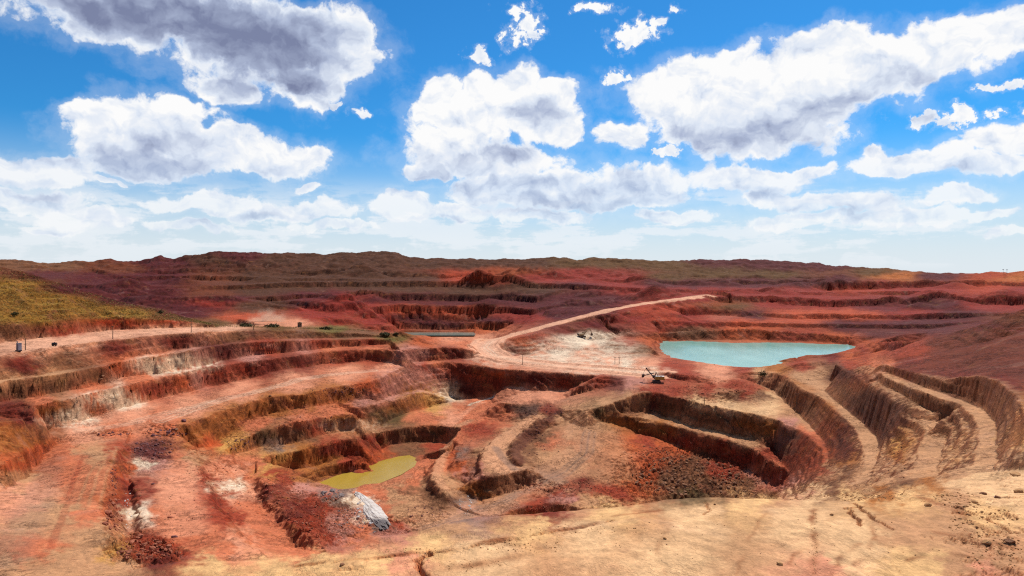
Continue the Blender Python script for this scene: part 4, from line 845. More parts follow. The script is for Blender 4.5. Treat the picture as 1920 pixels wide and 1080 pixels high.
def flat_poly(name, pts, z, mat):
    """water surface: outline in view points at one height"""
    bm = bmesh.new(); vs = []
    for u, v in pts:
        D = -z * F / (v - V0); vs.append(bm.verts.new(((u - CU) / F * D, D, z + ZC)))
    bm.faces.new(vs); bmesh.ops.recalc_face_normals(bm, faces=bm.faces)
    for f in bm.faces:
        if f.normal.z < 0: f.normal_flip()
    me = bpy.data.meshes.new(name); bm.to_mesh(me); bm.free(); me.materials.append(mat)
    o = bpy.data.objects.new(name, me); COL.objects.link(o); o['kind'] = 'structure'; return o
flat_poly('lake', [(1233, 640), (1232, 656), (1234, 667.5), (1270, 675), (1320, 682), (1375, 692), (1430, 690.5), (1468, 688.5), (1491, 677.5), (1520, 668), (1550, 671), (1592, 664), (1620, 651), (1606, 646), (1570, 641.5), (1500, 638), (1400, 636), (1300, 635.5)], -76.4, water_material('turquoise_water', (.15, .345, .285), (.205, .41, .34), .35))
flat_poly('pond', [(578, 916), (605, 902), (655, 882), (700, 868.5), (740, 856.5), (768, 853.5), (784, 860), (778, 874), (752, 890), (702, 910), (655, 922.5), (608, 924)], -105.65, water_material('green_pond_water', (.33, .205, .025), (.39, .25, .04), .8))
flat_poly('far_water', [(742, 621), (750, 629), (890, 629), (895, 621)], -101.0, water_material('far_pool_water', (.13, .17, .14), (.18, .22, .18), .2))

# ------------------------------------------------------------------ things: helpers
def paint(name, col, rough=.6, spec=.3, wear=(.30, .14, .08), amt=.35, metal=0.0, scale=.8):
    m, w, b, out = new_mat(name); pos = w.node('ShaderNodeTexCoord').outputs['Object']
    n = w.noise(pos, scale, 5, .65); g = w.noise(pos, scale * 6, 3, .6)
    c = w.mix(w.m('MULTIPLY', w.ss(n, .45, .70), amt), col, wear); v = w.lin(g, .3, .7, .85, 1.12); c = w.mix(1, c, w.comb(v, v, v), 'MULTIPLY')
    w.put(b.inputs['Base Color'], c); b.inputs['Roughness'].default_value = rough; b.inputs['Specular IOR Level'].default_value = spec; b.inputs['Metallic'].default_value = metal
    return m
M_YEL = paint('yellow_machine_paint', (.42, .23, .03)); M_DARK = paint('dark_steel', (.030, .024, .024), .55, .35); M_TRK = paint('muddy_track_steel', (.06, .04, .032), .7, .2, amt=.6)
M_GLASS = paint('dark_cab_glass', (.02, .025, .03), .1, .5, amt=.1); M_TANP = paint('dusty_tan_paint', (.36, .24, .13)); M_WOOD = paint('weathered_pole_timber', (.085, .055, .04), .9, .1, amt=.4)
M_CAB = paint('grey_cabinet_paint', (.33, .33, .36), .6, .25, amt=.25); M_PORC = paint('brown_insulator', (.12, .05, .03), .3, .4, amt=.1); M_BLK = paint('black_tank_paint', (.012, .012, .012), .5, .3, amt=.25)
M_WHT = paint('dusty_white_paint', (.6, .55, .48), .6, .2, amt=.3); M_BRN = paint('brown_hut_boards', (.20, .12, .07), .85, .1, amt=.4); M_BLU = paint('blue_grey_steel', (.12, .13, .16), .5, .3, amt=.2)
class MB:
    def __init__(self): self.bm = bmesh.new()
    def box(self, c, s, rot=None, taper=None, bev=0.0):
        r = bmesh.ops.create_cube(self.bm, size=1.0); vs = r['verts']
        for v in vs:
            p = Vector((v.co.x * s[0], v.co.y * s[1], v.co.z * s[2]))
            if taper and v.co.z > 0: p.x *= taper[0]; p.y *= taper[1]
            if rot is not None: p = rot @ p
            v.co = p + Vector(c)
        if bev:
            es = list({e for v in vs for e in v.link_edges}); bmesh.ops.bevel(self.bm, geom=es, offset=bev, segments=1, affect='EDGES')
        return self
    def bar(self, a, b, w, h=None):
        a = Vector(a); b = Vector(b); d = b - a; q = d.to_track_quat('X', 'Z').to_matrix()
        return self.box((a + b) / 2, (d.length, w, h or w), q)
    def tube(self, a, b, r, r2=None, n=8):
        a = Vector(a); b = Vector(b); d = b - a; q = d.to_track_quat('Z', 'Y').to_matrix().to_4x4()
        bmesh.ops.create_cone(self.bm, cap_ends=True, segments=n, radius1=r, radius2=r if r2 is None else r2, depth=d.length, matrix=Matrix.Translation((a + b) / 2) @ q)
        return self
    def prism(self, pts, y0, y1):
        """outline in x, z swept in y"""
        A = [self.bm.verts.new((x, y0, z)) for x, z in pts]; B = [self.bm.verts.new((x, y1, z)) for x, z in pts]; n = len(pts)
        self.bm.faces.new(A); self.bm.faces.new(B[::-1])
        for i in range(n): self.bm.faces.new((A[i], B[i], B[(i + 1) % n], A[(i + 1) % n]))
        return self
    def build(self, name, mat, parent=None, smooth=False):
        bmesh.ops.recalc_face_normals(self.bm, faces=self.bm.faces)
        me = bpy.data.meshes.new(name); self.bm.to_mesh(me); self.bm.free(); me.materials.append(mat)
        if smooth: me.polygons.foreach_set('use_smooth', np.ones(len(me.polygons), bool))
        o = bpy.data.objects.new(name, me); COL.objects.link(o)
        if parent: o.parent = parent
        return o
def tag(o, label=None, cat=None, group=None, kind=None):
    if label: o['label'] = label
    if cat: o['category'] = cat
    if group: o['group'] = group
    if kind: o['kind'] = kind
    return o
def thing(name, label, cat, loc, rz=0.0, group=None, scale=1.0):
    o = bpy.data.objects.new(name, None); COL.objects.link(o); o.location = loc; o.rotation_euler = (0, 0, rz); o.scale = (scale,) * 3; o.empty_display_size = .5
    return tag(o, label, cat, group)
def copy_tree(o, parent=None):
    c = o.copy(); COL.objects.link(c); c.parent = parent
    for ch in [k for k in o.children]: copy_tree(ch, c)
    return c
def spot(u, v, lo=40, hi=2500):
    p = raycast(u, v, lo, hi); assert p is not None, (u, v); return p

# ------------------------------------------------------------------ machines
def tracks(t, L, W, g, h, mat):
    for s in (-1, 1):
        m = MB(); y = s * g / 2
        pts = [(-L / 2 + h * .25, 0), (L / 2 - h * .25, 0), (L / 2, h * .45), (L / 2 - h * .15, h), (-L / 2 + h * .15, h), (-L / 2, h * .45)]
        m.prism(pts, y - W / 2, y + W / 2); tr = m.build('crawler_track', mat, t)
        k = MB()
        for i in range(14):
            x = -L / 2 + h * .4 + (L - h * .8) * i / 13; k.box((x, y, h + .03), (L / 16, W * 1.04, .10))
        k.build('track_shoe', mat, tr)
        r = MB()
        for i in range(5): x = -L / 2 + h * .6 + (L - h * 1.2) * i / 4; r.tube((x, y - W / 2 - .06, h * .42), (x, y + W / 2 + .06, h * .42), h * .28, n=12)
        r.build('road_wheel', M_DARK, tr)['kind'] = 'stuff'
def rope_shovel(loc, rz):
    t = thing('mining_shovel', 'dark boomed mining shovel with a low yellow machinery house beside the loading floor', 'excavator', loc, rz)
    tracks(t, 6.6, 1.3, 4.4, 1.5, M_TRK)
    MB().box((0, 0, 1.35), (4.2, 3.2, .8), bev=.1).tube((0, 0, 1.7), (0, 0, 2.2), 1.7, n=20).build('undercarriage', M_DARK, t)
    h = MB().box((-2.6, 0, 3.6), (7.2, 5.0, 2.6), bev=.15).box((-5.9, 0, 2.75), (1.3, 4.8, 1.3), bev=.1).build('house', M_YEL, t)
    MB().box((-2.6, 0, 5.0), (7.0, 4.7, .22)).box((-3.6, .6, 5.3), (1.8, 1.5, .5)).box((-1.2, -1.0, 5.25), (1.2, 1.0, .4)).build('roof', M_WHT, h)
    lv = MB()
    for i in range(7): lv.box((-5.4 + i * .9, -2.52, 3.7), (.55, .07, 1.3))
    lv.build('louvre', M_DARK, h)['kind'] = 'stuff'
    MB().box((-.2, -2.53, 3.3), (.8, .06, 1.8)).build('door', M_DARK, h)
    for y in (-2.4, 2.4):
        r = MB(); r.bar((-6.1, y, 5.9), (.8, y, 5.9), .06)
        for i in range(8): r.bar((-6.1 + i * .98, y, 5.1), (-6.1 + i * .98, y, 5.9), .05)
        r.build('handrail', M_WHT, h)
    c = MB().box((2.2, -1.9, 4.4), (2.0, 1.7, 2.2), taper=(.9, .95), bev=.08).build('cab', M_DARK, t)
    MB().box((3.16, -1.9, 4.7), (.10, 1.4, 1.1)).box((2.3, -2.76, 4.7), (1.3, .08, 1.0)).build('window', M_GLASS, c)
    g = MB()
    for y in (-1.2, 1.2): g.bar((-1.4, y, 5.0), (.4, y * .5, 8.2), .3).bar((1.2, y, 4.9), (.4, y * .5, 8.2), .34)
    g.bar((.4, -.7, 8.2), (.4, .7, 8.2), .35).build('gantry', M_DARK, t)
    bx, bz = 8.2, 11.2
    b = MB()
    for y in (-.55, .55): b.bar((1.4, y * 1.8, 2.9), (bx, y * .6, bz), .5, .75)
    for k in range(5):
        f = .15 + k * .17; x = 1.4 + (bx - 1.4) * f; z = 2.9 + (bz - 2.9) * f; b.box((x, 0, z), (.3, 1.6 - k * .18, .3))
    bo = b.tube((bx - .1, -.5, bz + .05), (bx - .1, .5, bz + .05), .62, n=16).build('boom', M_DARK, t)
    MB().tube((4.6, -.9, 7.0), (4.6, .9, 7.0), .45, n=14).box((4.6, 0, 7.0), (1.3, 1.5, 1.0)).build('saddle_block', M_DARK, bo)
    st = MB()
    for y in (-.62, .62): st.bar((1.9, y, 7.6), (10.2, y, 5.4), .30, .5)
    st.box((2.0, 0, 7.55), (.4, 1.5, .5)).build('dipper_stick', M_DARK, t)
    bu = MB().prism([(9.7, 6.6), (11.6, 6.2), (12.1, 4.0), (11.4, 3.8), (9.9, 4.3)], -1.1, 1.1).build('bucket', M_TRK, t)
    for i in range(5): MB().box((11.9, -.9 + i * .45, 6.45), (.30, .18, .8), taper=(.4, .7)).build('tooth', M_DARK, bu)
    ro = MB()
    for y in (-.3, .3): ro.tube((bx, y, bz + .6), (10.9, y, 6.6), .05, n=5).tube((.4, y, 8.3), (bx - .2, y, bz + .5), .05, n=5).tube((-3.0, y, 5.0), (.3, y, 8.3), .05, n=5)
    ro.build('hoist_rope', M_DARK, t)['kind'] = 'stuff'
    return t
p = spot(1231, 716.5); p.z -= .1
sh = rope_shovel(p, math.radians(172)); sh.scale = (.80,) * 3
def hydraulic_excavator(loc, rz):
    t = thing('excavator', 'small tan excavator with bent arm working on the pale loading floor', 'excavator', loc, rz)
    tracks(t, 5.6, .9, 3.4, 1.25, M_TRK)
    MB().box((0, 0, 1.15), (2.6, 2.4, .6)).tube((0, 0, 1.3), (0, 0, 1.65), 1.1, n=16).build('undercarriage', M_DARK, t)
    MB().box((-1.0, 0, 2.5), (4.6, 3.2, 1.6), bev=.14).build('house', M_TANP, t)
    MB().box((-3.1, 0, 2.4), (.9, 3.1, 1.5), bev=.2).build('counterweight', M_DARK, t)
    c = MB().box((1.5, 1.0, 3.1), (1.7, 1.2, 2.4), taper=(.85, .95), bev=.08).build('cab', M_TANP, t)
    MB().box((2.32, 1.0, 3.4), (.12, 1.0, 1.3)).box((1.5, 1.62, 3.4), (1.1, .07, 1.1)).build('window', M_GLASS, c)
    MB().bar((1.2, -.3, 2.4), (4.6, -.3, 6.2), .5, .8).bar((4.5, -.3, 6.1), (7.4, -.3, 6.4), .5, .65).build('boom', M_TANP, t)
    MB().bar((6.9, -.3, 7.1), (8.4, -.3, 2.9), .42, .55).build('dipper_stick', M_TANP, t)
    MB().tube((1.9, -.3, 2.3), (4.2, -.3, 5.0), .14).build('hydraulic_ram', M_DARK, t); MB().tube((4.6, -.3, 6.9), (6.8, -.3, 7.2), .13).build('hydraulic_ram', M_DARK, t)
    b = MB().prism([(7.9, 3.2), (9.0, 3.0), (9.3, 1.9), (8.5, 1.1), (7.6, 1.4)], -1.0, .4).build('bucket', M_TRK, t)
    return t
p = spot(1091, 632.5, 500, 900); hydraulic_excavator(p, math.radians(15)).scale = (1.25,) * 3
# ------------------------------------------------------------------ poles along the roads
def pole(loc, h, label, arms=1, rz=0.0):
    t = thing('utility_pole', label, 'pole', loc, rz, 'utility poles along the mine roads')
    MB().tube((0, 0, -.5), (0, 0, h), .22, .15, 10).build('pole_shaft', M_WOOD, t)
    for k in range(arms):
        z = h - .45 - k * 1.0; a = MB().box((0, -.16, z), (2.0, .14, .18)).build('cross_arm', M_WOOD, t)
        for x in (-.85, 0, .85): MB().tube((x, -.16, z + .09), (x, -.16, z + .42), .09, .05, 8).build('insulator', M_PORC, a)
    return t
for (u, vb, vt, lb, arms) in ((47.5, 656.5, 634, 'thin pole beside the grey cabinet at the left road edge', 1), (211.5, 635.5, 611, 'dark pole on the left road edge below the grassy hill', 1), (358.5, 623.5, 602, 'tall pole at the far bend of the pale left road past the grassy hill', 1),
                              (475.5, 619.0, 605, 'faint pole on the left road in front of the dust plume', 1), (980, 683, 663, 'lone pole inside the bend of the pale haul road', 1), (1153, 682, 669, 'left pole of the close pair left of the turquoise lake', 1),
                              (1161, 682.5, 669, 'right pole of the close pair left of the turquoise lake', 1), (1320.5, 757.5, 745, 'short pole on the sandy pad above the dark pit wall', 1), (1494, 763, 737, 'tall pole at the foot of the ochre wall right of the sandy pad', 2)):
    p = spot(u, vb); pole(p, (vb - vt) / F * p.y, lb, arms, random.uniform(-.6, .6))
# ------------------------------------------------------------------ left road side
p = spot(35, 658.2); s = p.y / F
t = thing('cabinet', 'grey electrical cabinet with a dark mast at the left edge of the pale road', 'cabinet', p, -.5)
MB().box((0, 0, .2), (2.5, 2.0, .5)).build('plinth', M_BLK, t)
bd = MB().box((.3, 0, 2.1), (1.9, 1.6, 3.3), bev=.05).build('body', M_CAB, t)
MB().box((-.15, -.82, 2.1), (.8, .05, 2.8)).box((.75, -.82, 2.1), (.8, .05, 2.8)).build('door', M_BLU, bd)
MB().box((.3, 0, 3.85), (2.1, 1.8, .15)).build('roof', M_BLU, bd)
MB().tube((-.9, -.2, 0), (-.9, -.2, 4.6), .24, .2, 10).box((-.9, -.2, 4.5), (.5, .5, .35)).build('mast', M_BLU, t)
p = spot(102, 648.5)
t = thing('water_tank', 'low black steel tank lying at the edge of the pale left road', 'tank', p, .15)
MB().tube((-1.1, 0, 1.0), (1.1, 0, 1.0), .75, n=16).build('tank_shell', M_BLK, t)
MB().box((-.7, 0, .2), (.3, 1.3, .5)).build('cradle', M_BLK, t); MB().box((.7, 0, .2), (.3, 1.3, .5)).build('cradle', M_BLK, t)
MB().tube((0, 0, 1.7), (0, 0, 1.95), .3, n=10).build('hatch', M_DARK, t)
p = spot(562, 612.8, 500, 700)
t = thing('hut', 'small brown hut in front of the bright dusty yard', 'hut', p, .2)
w_ = MB().box((0, 0, 1.7), (3.4, 3.0, 3.4)).build('wall', M_BRN, t)
MB().box((-.6, -1.52, 1.1), (.9, .06, 2.0)).build('door', M_DARK, w_); MB().box((.8, -1.52, 2.0), (.9, .06, .8)).build('window', M_GLASS, w_)
MB().prism([(-2.0, 3.4), (2.0, 3.4), (2.0, 3.6), (0, 4.3), (-2.0, 3.6)], -1.8, 1.8).build('roof', M_BRN, t)
# two far rigs on the skyline at the right
for u, lb in ((1881, 'left of two tiny dark masts on the far right skyline'), (1888, 'right of two tiny dark masts on the far right skyline')):
    D = 2050.0; z = ground(u, D)
    t = thing('drill_mast', lb, 'mast', ((u - CU) / F * D, D, z), random.uniform(0, 1), 'drill masts on the skyline')
    MB().tube((0, 0, -1), (0, 0, 8.2), .35, .25, 8).build('mast_pole', M_BLU, t); MB().box((0, 0, 8.6), (5.2, 1.6, 1.5)).build('platform', M_BLU, t)
# ------------------------------------------------------------------ rocks
def rock_mesh(seed, n=2, flat=1.0):
    rr = random.Random(seed); bm = bmesh.new(); bmesh.ops.create_icosphere(bm, subdivisions=n, radius=1.0)
    pl = []
    for k in range(11):
        d = Vector((rr.gauss(0, 1), rr.gauss(0, 1), rr.gauss(0, 1))).normalized(); pl.append((d, rr.uniform(.52, .85)))
    for v in bm.verts:
        for d, h in pl:
            e = v.co.dot(d) - h
            if e > 0: v.co -= d * e
        v.co *= 1 + rr.uniform(-.05, .05); v.co.z *= flat
    me = bpy.data.meshes.new('rock'); bm.to_mesh(me); bm.free(); return me
def rock_mat(name, col, col2):
    m, w, b, out = new_mat(name); pos = w.node('ShaderNodeTexCoord').outputs['Object']; n = w.noise(pos, 1.3, 6, .65); g = w.noise(pos, 6, 4, .65)
    c = w.mix(w.ss(n, .4, .65), col, col2); v = w.lin(g, .3, .7, .75, 1.2); w.put(b.inputs['Base Color'], w.mix(1, c, w.comb(v, v, v), 'MULTIPLY'))
    bp = w.node('ShaderNodeBump', {'Height': g, 'Strength': .6}); bp.inputs['Distance'].default_value = .15; w.l.new(bp.outputs[0], b.inputs['Normal']); return m
R_RED = rock_mat('red_clod', (.26, .075, .040), (.36, .13, .075)); R_PUR = rock_mat('dark_maroon_clod', (.13, .05, .05), (.22, .09, .08)); R_ORA = rock_mat('orange_clod', (.40, .19, .075), (.52, .29, .13)); R_WHI = rock_mat('pale_grey_rock', (.50, .46, .42), (.62, .57, .52)); R_GRY = rock_mat('grey_clod', (.16, .12, .11), (.28, .22, .20)); R_BRO = rock_mat('brown_clod', (.20, .088, .045), (.31, .15, .08))
ROCKS = {}
def rocks(mat, key, n=2, cnt=4, flat=.8):
    ROCKS[key] = []
    for k in range(cnt):
        me = rock_mesh(hash(key) % 997 + k * 31 if False else sum(map(ord, key)) + k * 31, n, flat); me.materials.append(mat); ROCKS[key].append(me)
for mt, ky in ((R_RED, 'red'), (R_PUR, 'pur'), (R_ORA, 'ora'), (R_WHI, 'whi'), (R_GRY, 'gry'), (R_BRO, 'bro')): rocks(mt, ky)
def rock(u, v, px_, key, label, group=None, name='rock', sq=(1, 1, .75)):
    p = raycast(u, v, 40, 900)
    if p is None: return
    r = px_ / 2 / F * p.y; o = bpy.data.objects.new(name, random.choice(ROCKS[key])); COL.objects.link(o)
    o.location = p + Vector((0, 0, r * .25)); o.rotation_euler = (random.uniform(-.3, .3), random.uniform(-.3, .3), random.uniform(0, 6.3)); o.scale = (r * sq[0], r * sq[1], r * sq[2])
    return tag(o, label, 'rock', group)
# named boulders of the red heap at the lower left
for u, v, s, lb in ((249, 1018, 19, 'largest red boulder on top of the red heap at lower left'), (262, 1006, 14, 'upper red boulder of the red heap at lower left'), (243, 1036, 17, 'red boulder at the left foot of the red heap at lower left'),
                    (270, 1022, 13, 'red boulder in the middle of the red heap at lower left'), (285, 1030, 14, 'red boulder right of centre in the red heap at lower left'), (297, 1018, 12, 'red boulder at the upper right of the red heap at lower left'),
                    (316, 1024, 11, 'rightmost red boulder of the red heap at lower left'), (258, 1043, 13, 'lowest red boulder of the red heap at lower left'), (203, 962, 17, 'red boulder on the crest left of the white gully streak'), (212, 946, 13, 'smaller red boulder above another on the crest by the white gully streak'),
                    (198, 984, 13, 'red boulder low on the crest beside the yellow tongue of soil')):
    rock(u, v, s, 'red', lb, 'boulders around the red heap')
pa = spot(668, 924, 150, 420); pb = spot(722, 994, 150, 420); ax = pb - pa
bm = bmesh.new(); bmesh.ops.create_icosphere(bm, subdivisions=5, radius=1.0)
qx = ax.to_track_quat('X', 'Z').to_matrix()
for v in bm.verts:
    c = v.co.copy(); a_ = np.array([c.x * 3.1]); b_ = np.array([c.y * 2.4 + c.z]); k_ = 1 + .14 * float(np.abs(perlin(a_, b_, 131))[0]) + .08 * float(perlin(a_ * 3, b_ * 3, 132)[0]) + .03 * float(perlin(a_ * 8, b_ * 8, 133)[0])
    wd_ = 4.4 * (.45 + .55 * min(1, max(0, (c.x + 1) * .8)))
    v.co = qx @ Vector((c.x * ax.length * .5 * k_, c.y * wd_ * k_, c.z * 2.0 * k_ * (.6 + .4 * min(1, c.x + 1))))
me = bpy.data.meshes.new('rock_outcrop'); bm.to_mesh(me); bm.free(); oc_ = bpy.data.objects.new('rock_outcrop', me); COL.objects.link(oc_); oc_.location = (pa + pb) / 2 + Vector((0, 0, .3))
mo, w, b, out = new_mat('pale_outcrop'); pos = w.node('ShaderNodeTexCoord').outputs['Object']; n = w.noise(pos, .35, 6, .65); g = w.noise(pos, 2.5, 5, .7)
lo_ = w.ss(w.m('ADD', w.sep(pos)[1], w.m('MULTIPLY', w.m('SUBTRACT', n, .5), 22)), -18, -26)
c = w.mix(w.ss(n, .42, .62), (.56, .50, .45), (.43, .36, .31)); c = w.mix(lo_, c, (.13, .11, .105)); v_ = w.lin(g, .3, .7, .7, 1.2); w.put(b.inputs['Base Color'], w.mix(1, c, w.comb(v_, v_, v_), 'MULTIPLY'))
bp = w.node('ShaderNodeBump', {'Height': g, 'Strength': .7}); bp.inputs['Distance'].default_value = .3; w.l.new(bp.outputs[0], b.inputs['Normal']); me.materials.append(mo)
tag(oc_, 'long whitish rock outcrop with a dark grey lower end below the green pond', 'rock')
for u, v, s, k, lb in ((607, 926, 13, 'gry', 'dark grey rock left of two at the near shore of the green pond'), (624, 922, 14, 'gry', 'middle dark grey rock at the near shore of the green pond'), (640, 930, 12, 'gry', 'right dark grey rock at the near shore of the green pond'),
                       (316, 812, 12, 'pur', 'dark boulder at the left end of the row on the pink bench edge'), (330, 807, 11, 'bro', 'second dark boulder in the row on the pink bench edge'), (345, 790, 12, 'pur', 'dark boulder at the top of the row on the pink bench edge'), (288, 818, 10, 'pur', 'dark boulder beside the maroon rubble slope'),
                       (507, 743, 7, 'bro', 'small dark rock alone on the edge of the wide pink bench'), (287, 908, 7, 'pur', 'small dark stone alone on the pink terrace'), (318, 971, 12, 'red', 'red boulder alone on the lower pink terrace'), (327, 1008, 12, 'pur', 'dark boulder right of the red heap on the lower terrace'),
                       (188, 712, 9, 'bro', 'dark block at the foot of the second left bench face'), (192, 706, 8, 'bro', 'slab leaning on the dark block at the second left bench face'),
                       (1463, 1059, 14, 'ora', 'orange clod alone in the middle of the sandy foreground'), (1247, 1010, 8, 'ora', 'small orange clod at the upper middle of the sandy foreground'), (1843, 927, 13, 'bro', 'brown clod on the sandy slope at far right'), (1870, 934, 14, 'bro', 'larger brown clod right of another on the far right slope'),
                       (1905, 893, 24, 'ora', 'big orange clod at the right picture edge'), (1912, 924, 20, 'ora', 'orange clod below the big one at the right picture edge'), (1740, 949, 16, 'ora', 'orange clod at the left end of the broken ground on the right'), (1826, 943, 16, 'ora', 'orange block on the upper rim of the broken ground on the right'),
                       (641, 1060, 12, 'bro', 'dark clod on the yellow ridge near the bottom edge'), (1340, 946, 6, 'bro', 'small dark clod just below the ridge crest'), (1560, 966, 9, 'ora', 'pinkish clod beside the forked crack'), (1893, 1018, 22, 'bro', 'brown block at the lower right among broken ground'), (1850, 1020, 20, 'ora', 'orange block low in the broken ground on the right')):
    rock(u, v, s, k, lb)
# loose rubble nobody could count, one object per heap
def scatter(name, label_key, areas, seed):
    rr = random.Random(seed); bm = bmesh.new(); protos = []
    for k in range(5):
        b2 = bmesh.new(); bmesh.ops.create_icosphere(b2, subdivisions=1, radius=1.0); q = random.Random(seed + k)
        for v in b2.verts: v.co *= q.uniform(.6, 1.1)
        protos.append(([v.co.copy() for v in b2.verts], [[v.index for v in f.verts] for f in b2.faces])); b2.free()
    V = []; Fc = []
    for (cu_, cv_, ru, rv, n, s0, s1) in areas:
        for i in range(n):
            a = rr.uniform(0, 6.283); q = math.sqrt(rr.random()); u = cu_ + ru * q * math.cos(a); v = cv_ + rv * q * math.sin(a); p = raycast(u, v, 42, 1000)
            if p is None: continue
            r = (s0 + (s1 - s0) * rr.random() ** 3) / 2 / F * p.y; R = Matrix.Rotation(rr.uniform(0, 6.3), 3, (rr.random(), rr.random(), rr.random() + .1)); vs, fs = rr.choice(protos); o0 = len(V)
            for c in vs: q3 = R @ c; V.append((p.x + q3.x * r, p.y + q3.y * r, p.z + q3.z * r * .75 + r * .1))
            Fc.extend([[i_ + o0 for i_ in f] for f in fs])
    me = bpy.data.meshes.new(name); me.from_pydata(V, [], Fc); me.materials.append(label_key); o = bpy.data.objects.new(name, me); COL.objects.link(o); o['kind'] = 'stuff'; return o
scatter('red_rubble', R_RED, [(270, 1030, 55, 22, 160, 3, 10), (215, 965, 14, 40, 70, 3, 9), (600, 970, 60, 45, 220, 2, 7), (530, 925, 40, 35, 90, 2, 7), (440, 935, 40, 30, 60, 2, 5), (1060, 912, 90, 10, 160, 2, 5), (340, 980, 70, 50, 60, 1.5, 5), (1010, 950, 60, 10, 60, 2, 4), (400, 885, 50, 20, 50, 2, 5), (1300, 830, 60, 12, 60, 1.5, 4), (1330, 728, 60, 12, 80, 1.5, 4)], 5)
scatter('maroon_rubble', R_PUR, [(285, 842, 40, 18, 150, 2, 8), (215, 814, 35, 4, 40, 2, 6), (310, 812, 40, 8, 60, 2, 7), (1020, 770, 40, 10, 60, 2, 4), (1000, 830, 25, 30, 50, 2, 4), (213, 900, 8, 30, 40, 2, 5), (560, 790, 80, 14, 60, 1.5, 4), (450, 830, 30, 14, 50, 2, 6), (640, 735, 60, 8, 60, 1.5, 4), (800, 960, 40, 14, 50, 1.5, 5)], 6)
scatter('brown_rubble', R_BRO, [(1290, 895, 105, 38, 420, 2, 11), (1380, 905, 50, 24, 100, 2, 6), (1240, 850, 50, 20, 90, 2, 5), (1460, 860, 40, 40, 80, 1.5, 4), (1680, 860, 40, 40, 60, 1.5, 5), (120, 880, 60, 50, 40, 1, 3)], 7)
scatter('orange_clods', R_ORA, [(1850, 985, 70, 42, 230, 1.5, 8), (1870, 1040, 60, 36, 160, 1.5, 7), (1527, 1000, 5, 60, 60, 1, 4), (900, 1055, 60, 8, 70, 1, 4), (1640, 927, 60, 6, 80, 1.5, 5), (1790, 935, 40, 18, 80, 2, 8), (1600, 932, 90, 7, 120, 2, 6), (1100, 992, 120, 10, 90, 1.5, 5), (980, 1025, 80, 14, 110, 1.5, 6), (880, 1060, 60, 12, 60, 1.5, 5), (1300, 1000, 300, 50, 90, 1, 3.5), (1528, 1020, 6, 50, 40, 1.5, 4), (1700, 1010, 80, 40, 30, 1, 4), (780, 1032, 70, 5, 60, 1.5, 5)], 8)
scatter('grey_rubble', R_GRY, [(622, 927, 26, 9, 70, 2, 6), (700, 985, 28, 16, 60, 2, 6), (650, 975, 30, 20, 60, 2, 5)], 9)
scatter('pale_rubble', R_WHI, [(690, 960, 26, 26, 90, 2, 9), (872, 945, 12, 20, 30, 1.5, 5), (240, 955, 8, 35, 30, 1.5, 5)], 10)
scatter('loose_stones', R_BRO, [(130, 930, 130, 110, 160, 1.2, 3), (340, 960, 120, 80, 200, 1.2, 4), (560, 960, 100, 70, 120, 1.2, 4), (900, 850, 160, 110, 220, 1, 3.2), (1130, 850, 90, 90, 160, 1, 3.2), (350, 740, 320, 50, 160, 1, 2.6), (1640, 830, 130, 90, 140, 1.2, 3.5), (1400, 720, 160, 50, 140, 1, 3), (1500, 1010, 380, 60, 110, 1, 4)], 12)
# ------------------------------------------------------------------ plants
def leaf_mat(name, a, b_):
    m, w, b, out = new_mat(name); pos = w.node('ShaderNodeNewGeometry').outputs['Position']; n = w.noise(pos, .9, 3, .6); w.put(b.inputs['Base Color'], w.mix(w.ss(n, .35, .65), a, b_)); b.inputs['Roughness'].default_value = .8; return m
L_GRN = leaf_mat('shrub_leaves', (.050, .042, .014), (.085, .068, .024)); L_DRY = leaf_mat('dry_grass_blades', (.24, .17, .045), (.34, .24, .075))
def shrub(u, v, w_px, h_px, label, seed):
    p = raycast(u, v, 60, 900)
    if p is None: return
    rr = random.Random(seed); W = w_px / F * p.y; Hh = h_px / F * p.y; t = thing('shrub', label, 'shrub', p, 0, 'green shrubs on the left slopes')
    m = MB()
    for k in range(6): a = rr.uniform(0, 6.3); m.tube((0, 0, -.2), (math.cos(a) * W * .25, math.sin(a) * W * .25, Hh * .6), .06, .02, 5)
    m.build('stem', M_WOOD, t); V = []; Fc = []
    for k in range(260):
        d = Vector((rr.gauss(0, 1), rr.gauss(0, 1), abs(rr.gauss(0, 1)))).normalized() * rr.uniform(.35, 1.0) * (1 + .25 * math.sin(3 * rr.random() * 6))
        c = Vector((d.x * W / 2, d.y * W / 2, Hh * .15 + d.z * Hh * .85)); s = rr.uniform(.10, .22) * W * .6; R = Matrix.Rotation(rr.uniform(0, 6.3), 3, (rr.random(), rr.random(), rr.random() + .01)); o0 = len(V)
        for q in ((-s, 0, 0), (0, -s * .4, 0), (s, 0, 0), (0, s * .4, 0)): V.append(c + R @ Vector(q))
        Fc.append((o0, o0 + 1, o0 + 2, o0 + 3))
    me = bpy.data.meshes.new('foliage'); me.from_pydata(V, [], Fc); me.materials.append(L_GRN); o = bpy.data.objects.new('foliage', me); COL.objects.link(o); o.parent = t
for k, (u, v, w_, h_, lb) in enumerate(((27, 590, 14, 5, 'dark shrub with a pale stone low on the grassy hill'), (301, 588, 12, 8, 'dark round shrub at the right foot of the grassy hill'), 
                                       (722, 629, 22, 6, 'dark shrub on the knob above the end of the upper bench'), (742, 629, 14, 6, 'dark shrub at the cliff end of the upper bench'), (460, 612, 26, 5, 'low shrub in the strip between road and dusty yard'), (510, 613, 28, 5, 'wide low shrub in the strip left of the brown hut'),
                                       (610, 618, 24, 5, 'low shrub in the strip right of the brown hut'), (1430, 706, 16, 12, 'dark bush on the ochre spur right of the machine'))):
    shrub(u, v, w_, h_, lb, 50 + k)
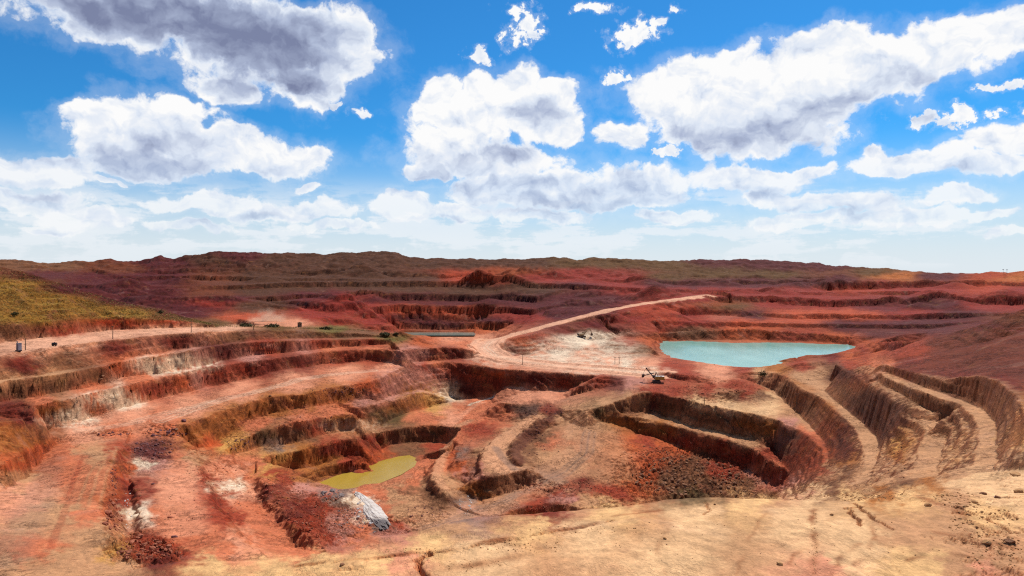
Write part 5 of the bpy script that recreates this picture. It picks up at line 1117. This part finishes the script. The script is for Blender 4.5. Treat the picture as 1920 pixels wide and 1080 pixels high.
def grass(areas, seed):
    rr = random.Random(seed); V = []; Fc = []
    for (u0, u1, f0, f1, n) in areas:
        for i in range(n):
            u = rr.uniform(u0, u1); v = rr.uniform(f0(u), f1(u)); p = raycast(u, v, 300, 700)
            if p is None: continue
            for b in range(3):
                a = rr.uniform(0, 6.3); h = rr.uniform(.25, .6); w_ = rr.uniform(.10, .25); x = p.x + rr.uniform(-.5, .5); y = p.y + rr.uniform(-.5, .5); o0 = len(V); z = p.z - .1
                V += [(x - w_ * math.cos(a), y - w_ * math.sin(a), z), (x + w_ * math.cos(a), y + w_ * math.sin(a), z), (x + rr.uniform(-.4, .4), y + rr.uniform(-.4, .4), z + h)]; Fc.append((o0, o0 + 1, o0 + 2))
    me = bpy.data.meshes.new('dry_grass'); me.from_pydata(V, [], Fc); me.materials.append(L_DRY); o = bpy.data.objects.new('dry_grass', me); COL.objects.link(o); o['kind'] = 'stuff'
hilltop = lambda u: np.interp(u, [0, 40, 130, 230, 300, 345, 400], [502, 509, 537, 567, 579, 594, 607]); hillfoot = lambda u: np.interp(u, [0, 60, 140, 250, 345, 400], [610, 605, 600, 597, 603, 609])
grass([(-40, 395, hilltop, hillfoot, 5500), (400, 720, lambda u: 608 + (u - 400) * .035, lambda u: 612 + (u - 400) * .03, 1500)], 77)
# ------------------------------------------------------------------ dust hanging over the far yard
p = spot(492, 603, 500, 900)
bm = bmesh.new(); bmesh.ops.create_icosphere(bm, subdivisions=3, radius=1.0)
for v in bm.verts: v.co = Vector((v.co.x * 24 + 6, v.co.y * 12, max(v.co.z, -.2) * 15 * (1.15 - .5 * max(0, v.co.x))))
me = bpy.data.meshes.new('dust_cloud'); bm.to_mesh(me); bm.free(); dust = bpy.data.objects.new('dust_cloud', me); COL.objects.link(dust); dust.location = p + Vector((0, 4, 0)); dust['kind'] = 'stuff'
dm = bpy.data.materials.new('hanging_dust'); dm.use_nodes = True; w = NT(dm.node_tree); w.n.clear()
tc = w.node('ShaderNodeTexCoord').outputs['Object']; n = w.noise(tc, .09, 4, .6); r_ = w.length(w.vm('MULTIPLY', w.vm('SUBTRACT', tc, (2, 0, 0)), (1 / 26, 1 / 13, 1 / 16)))
den = w.m('MULTIPLY', w.m('MULTIPLY', w.ss(r_, 1.0, .15), w.ss(n, .42, .62)),   .16)
vol = w.node('ShaderNodeVolumePrincipled', {'Color': (.85, .62, .45), 'Density': den, 'Anisotropy': .2})
w.node('ShaderNodeOutputMaterial', {'Volume': vol.outputs[0]}); me.materials.append(dm)
print('done', round(time.time() - T0, 1), len(bpy.data.objects))
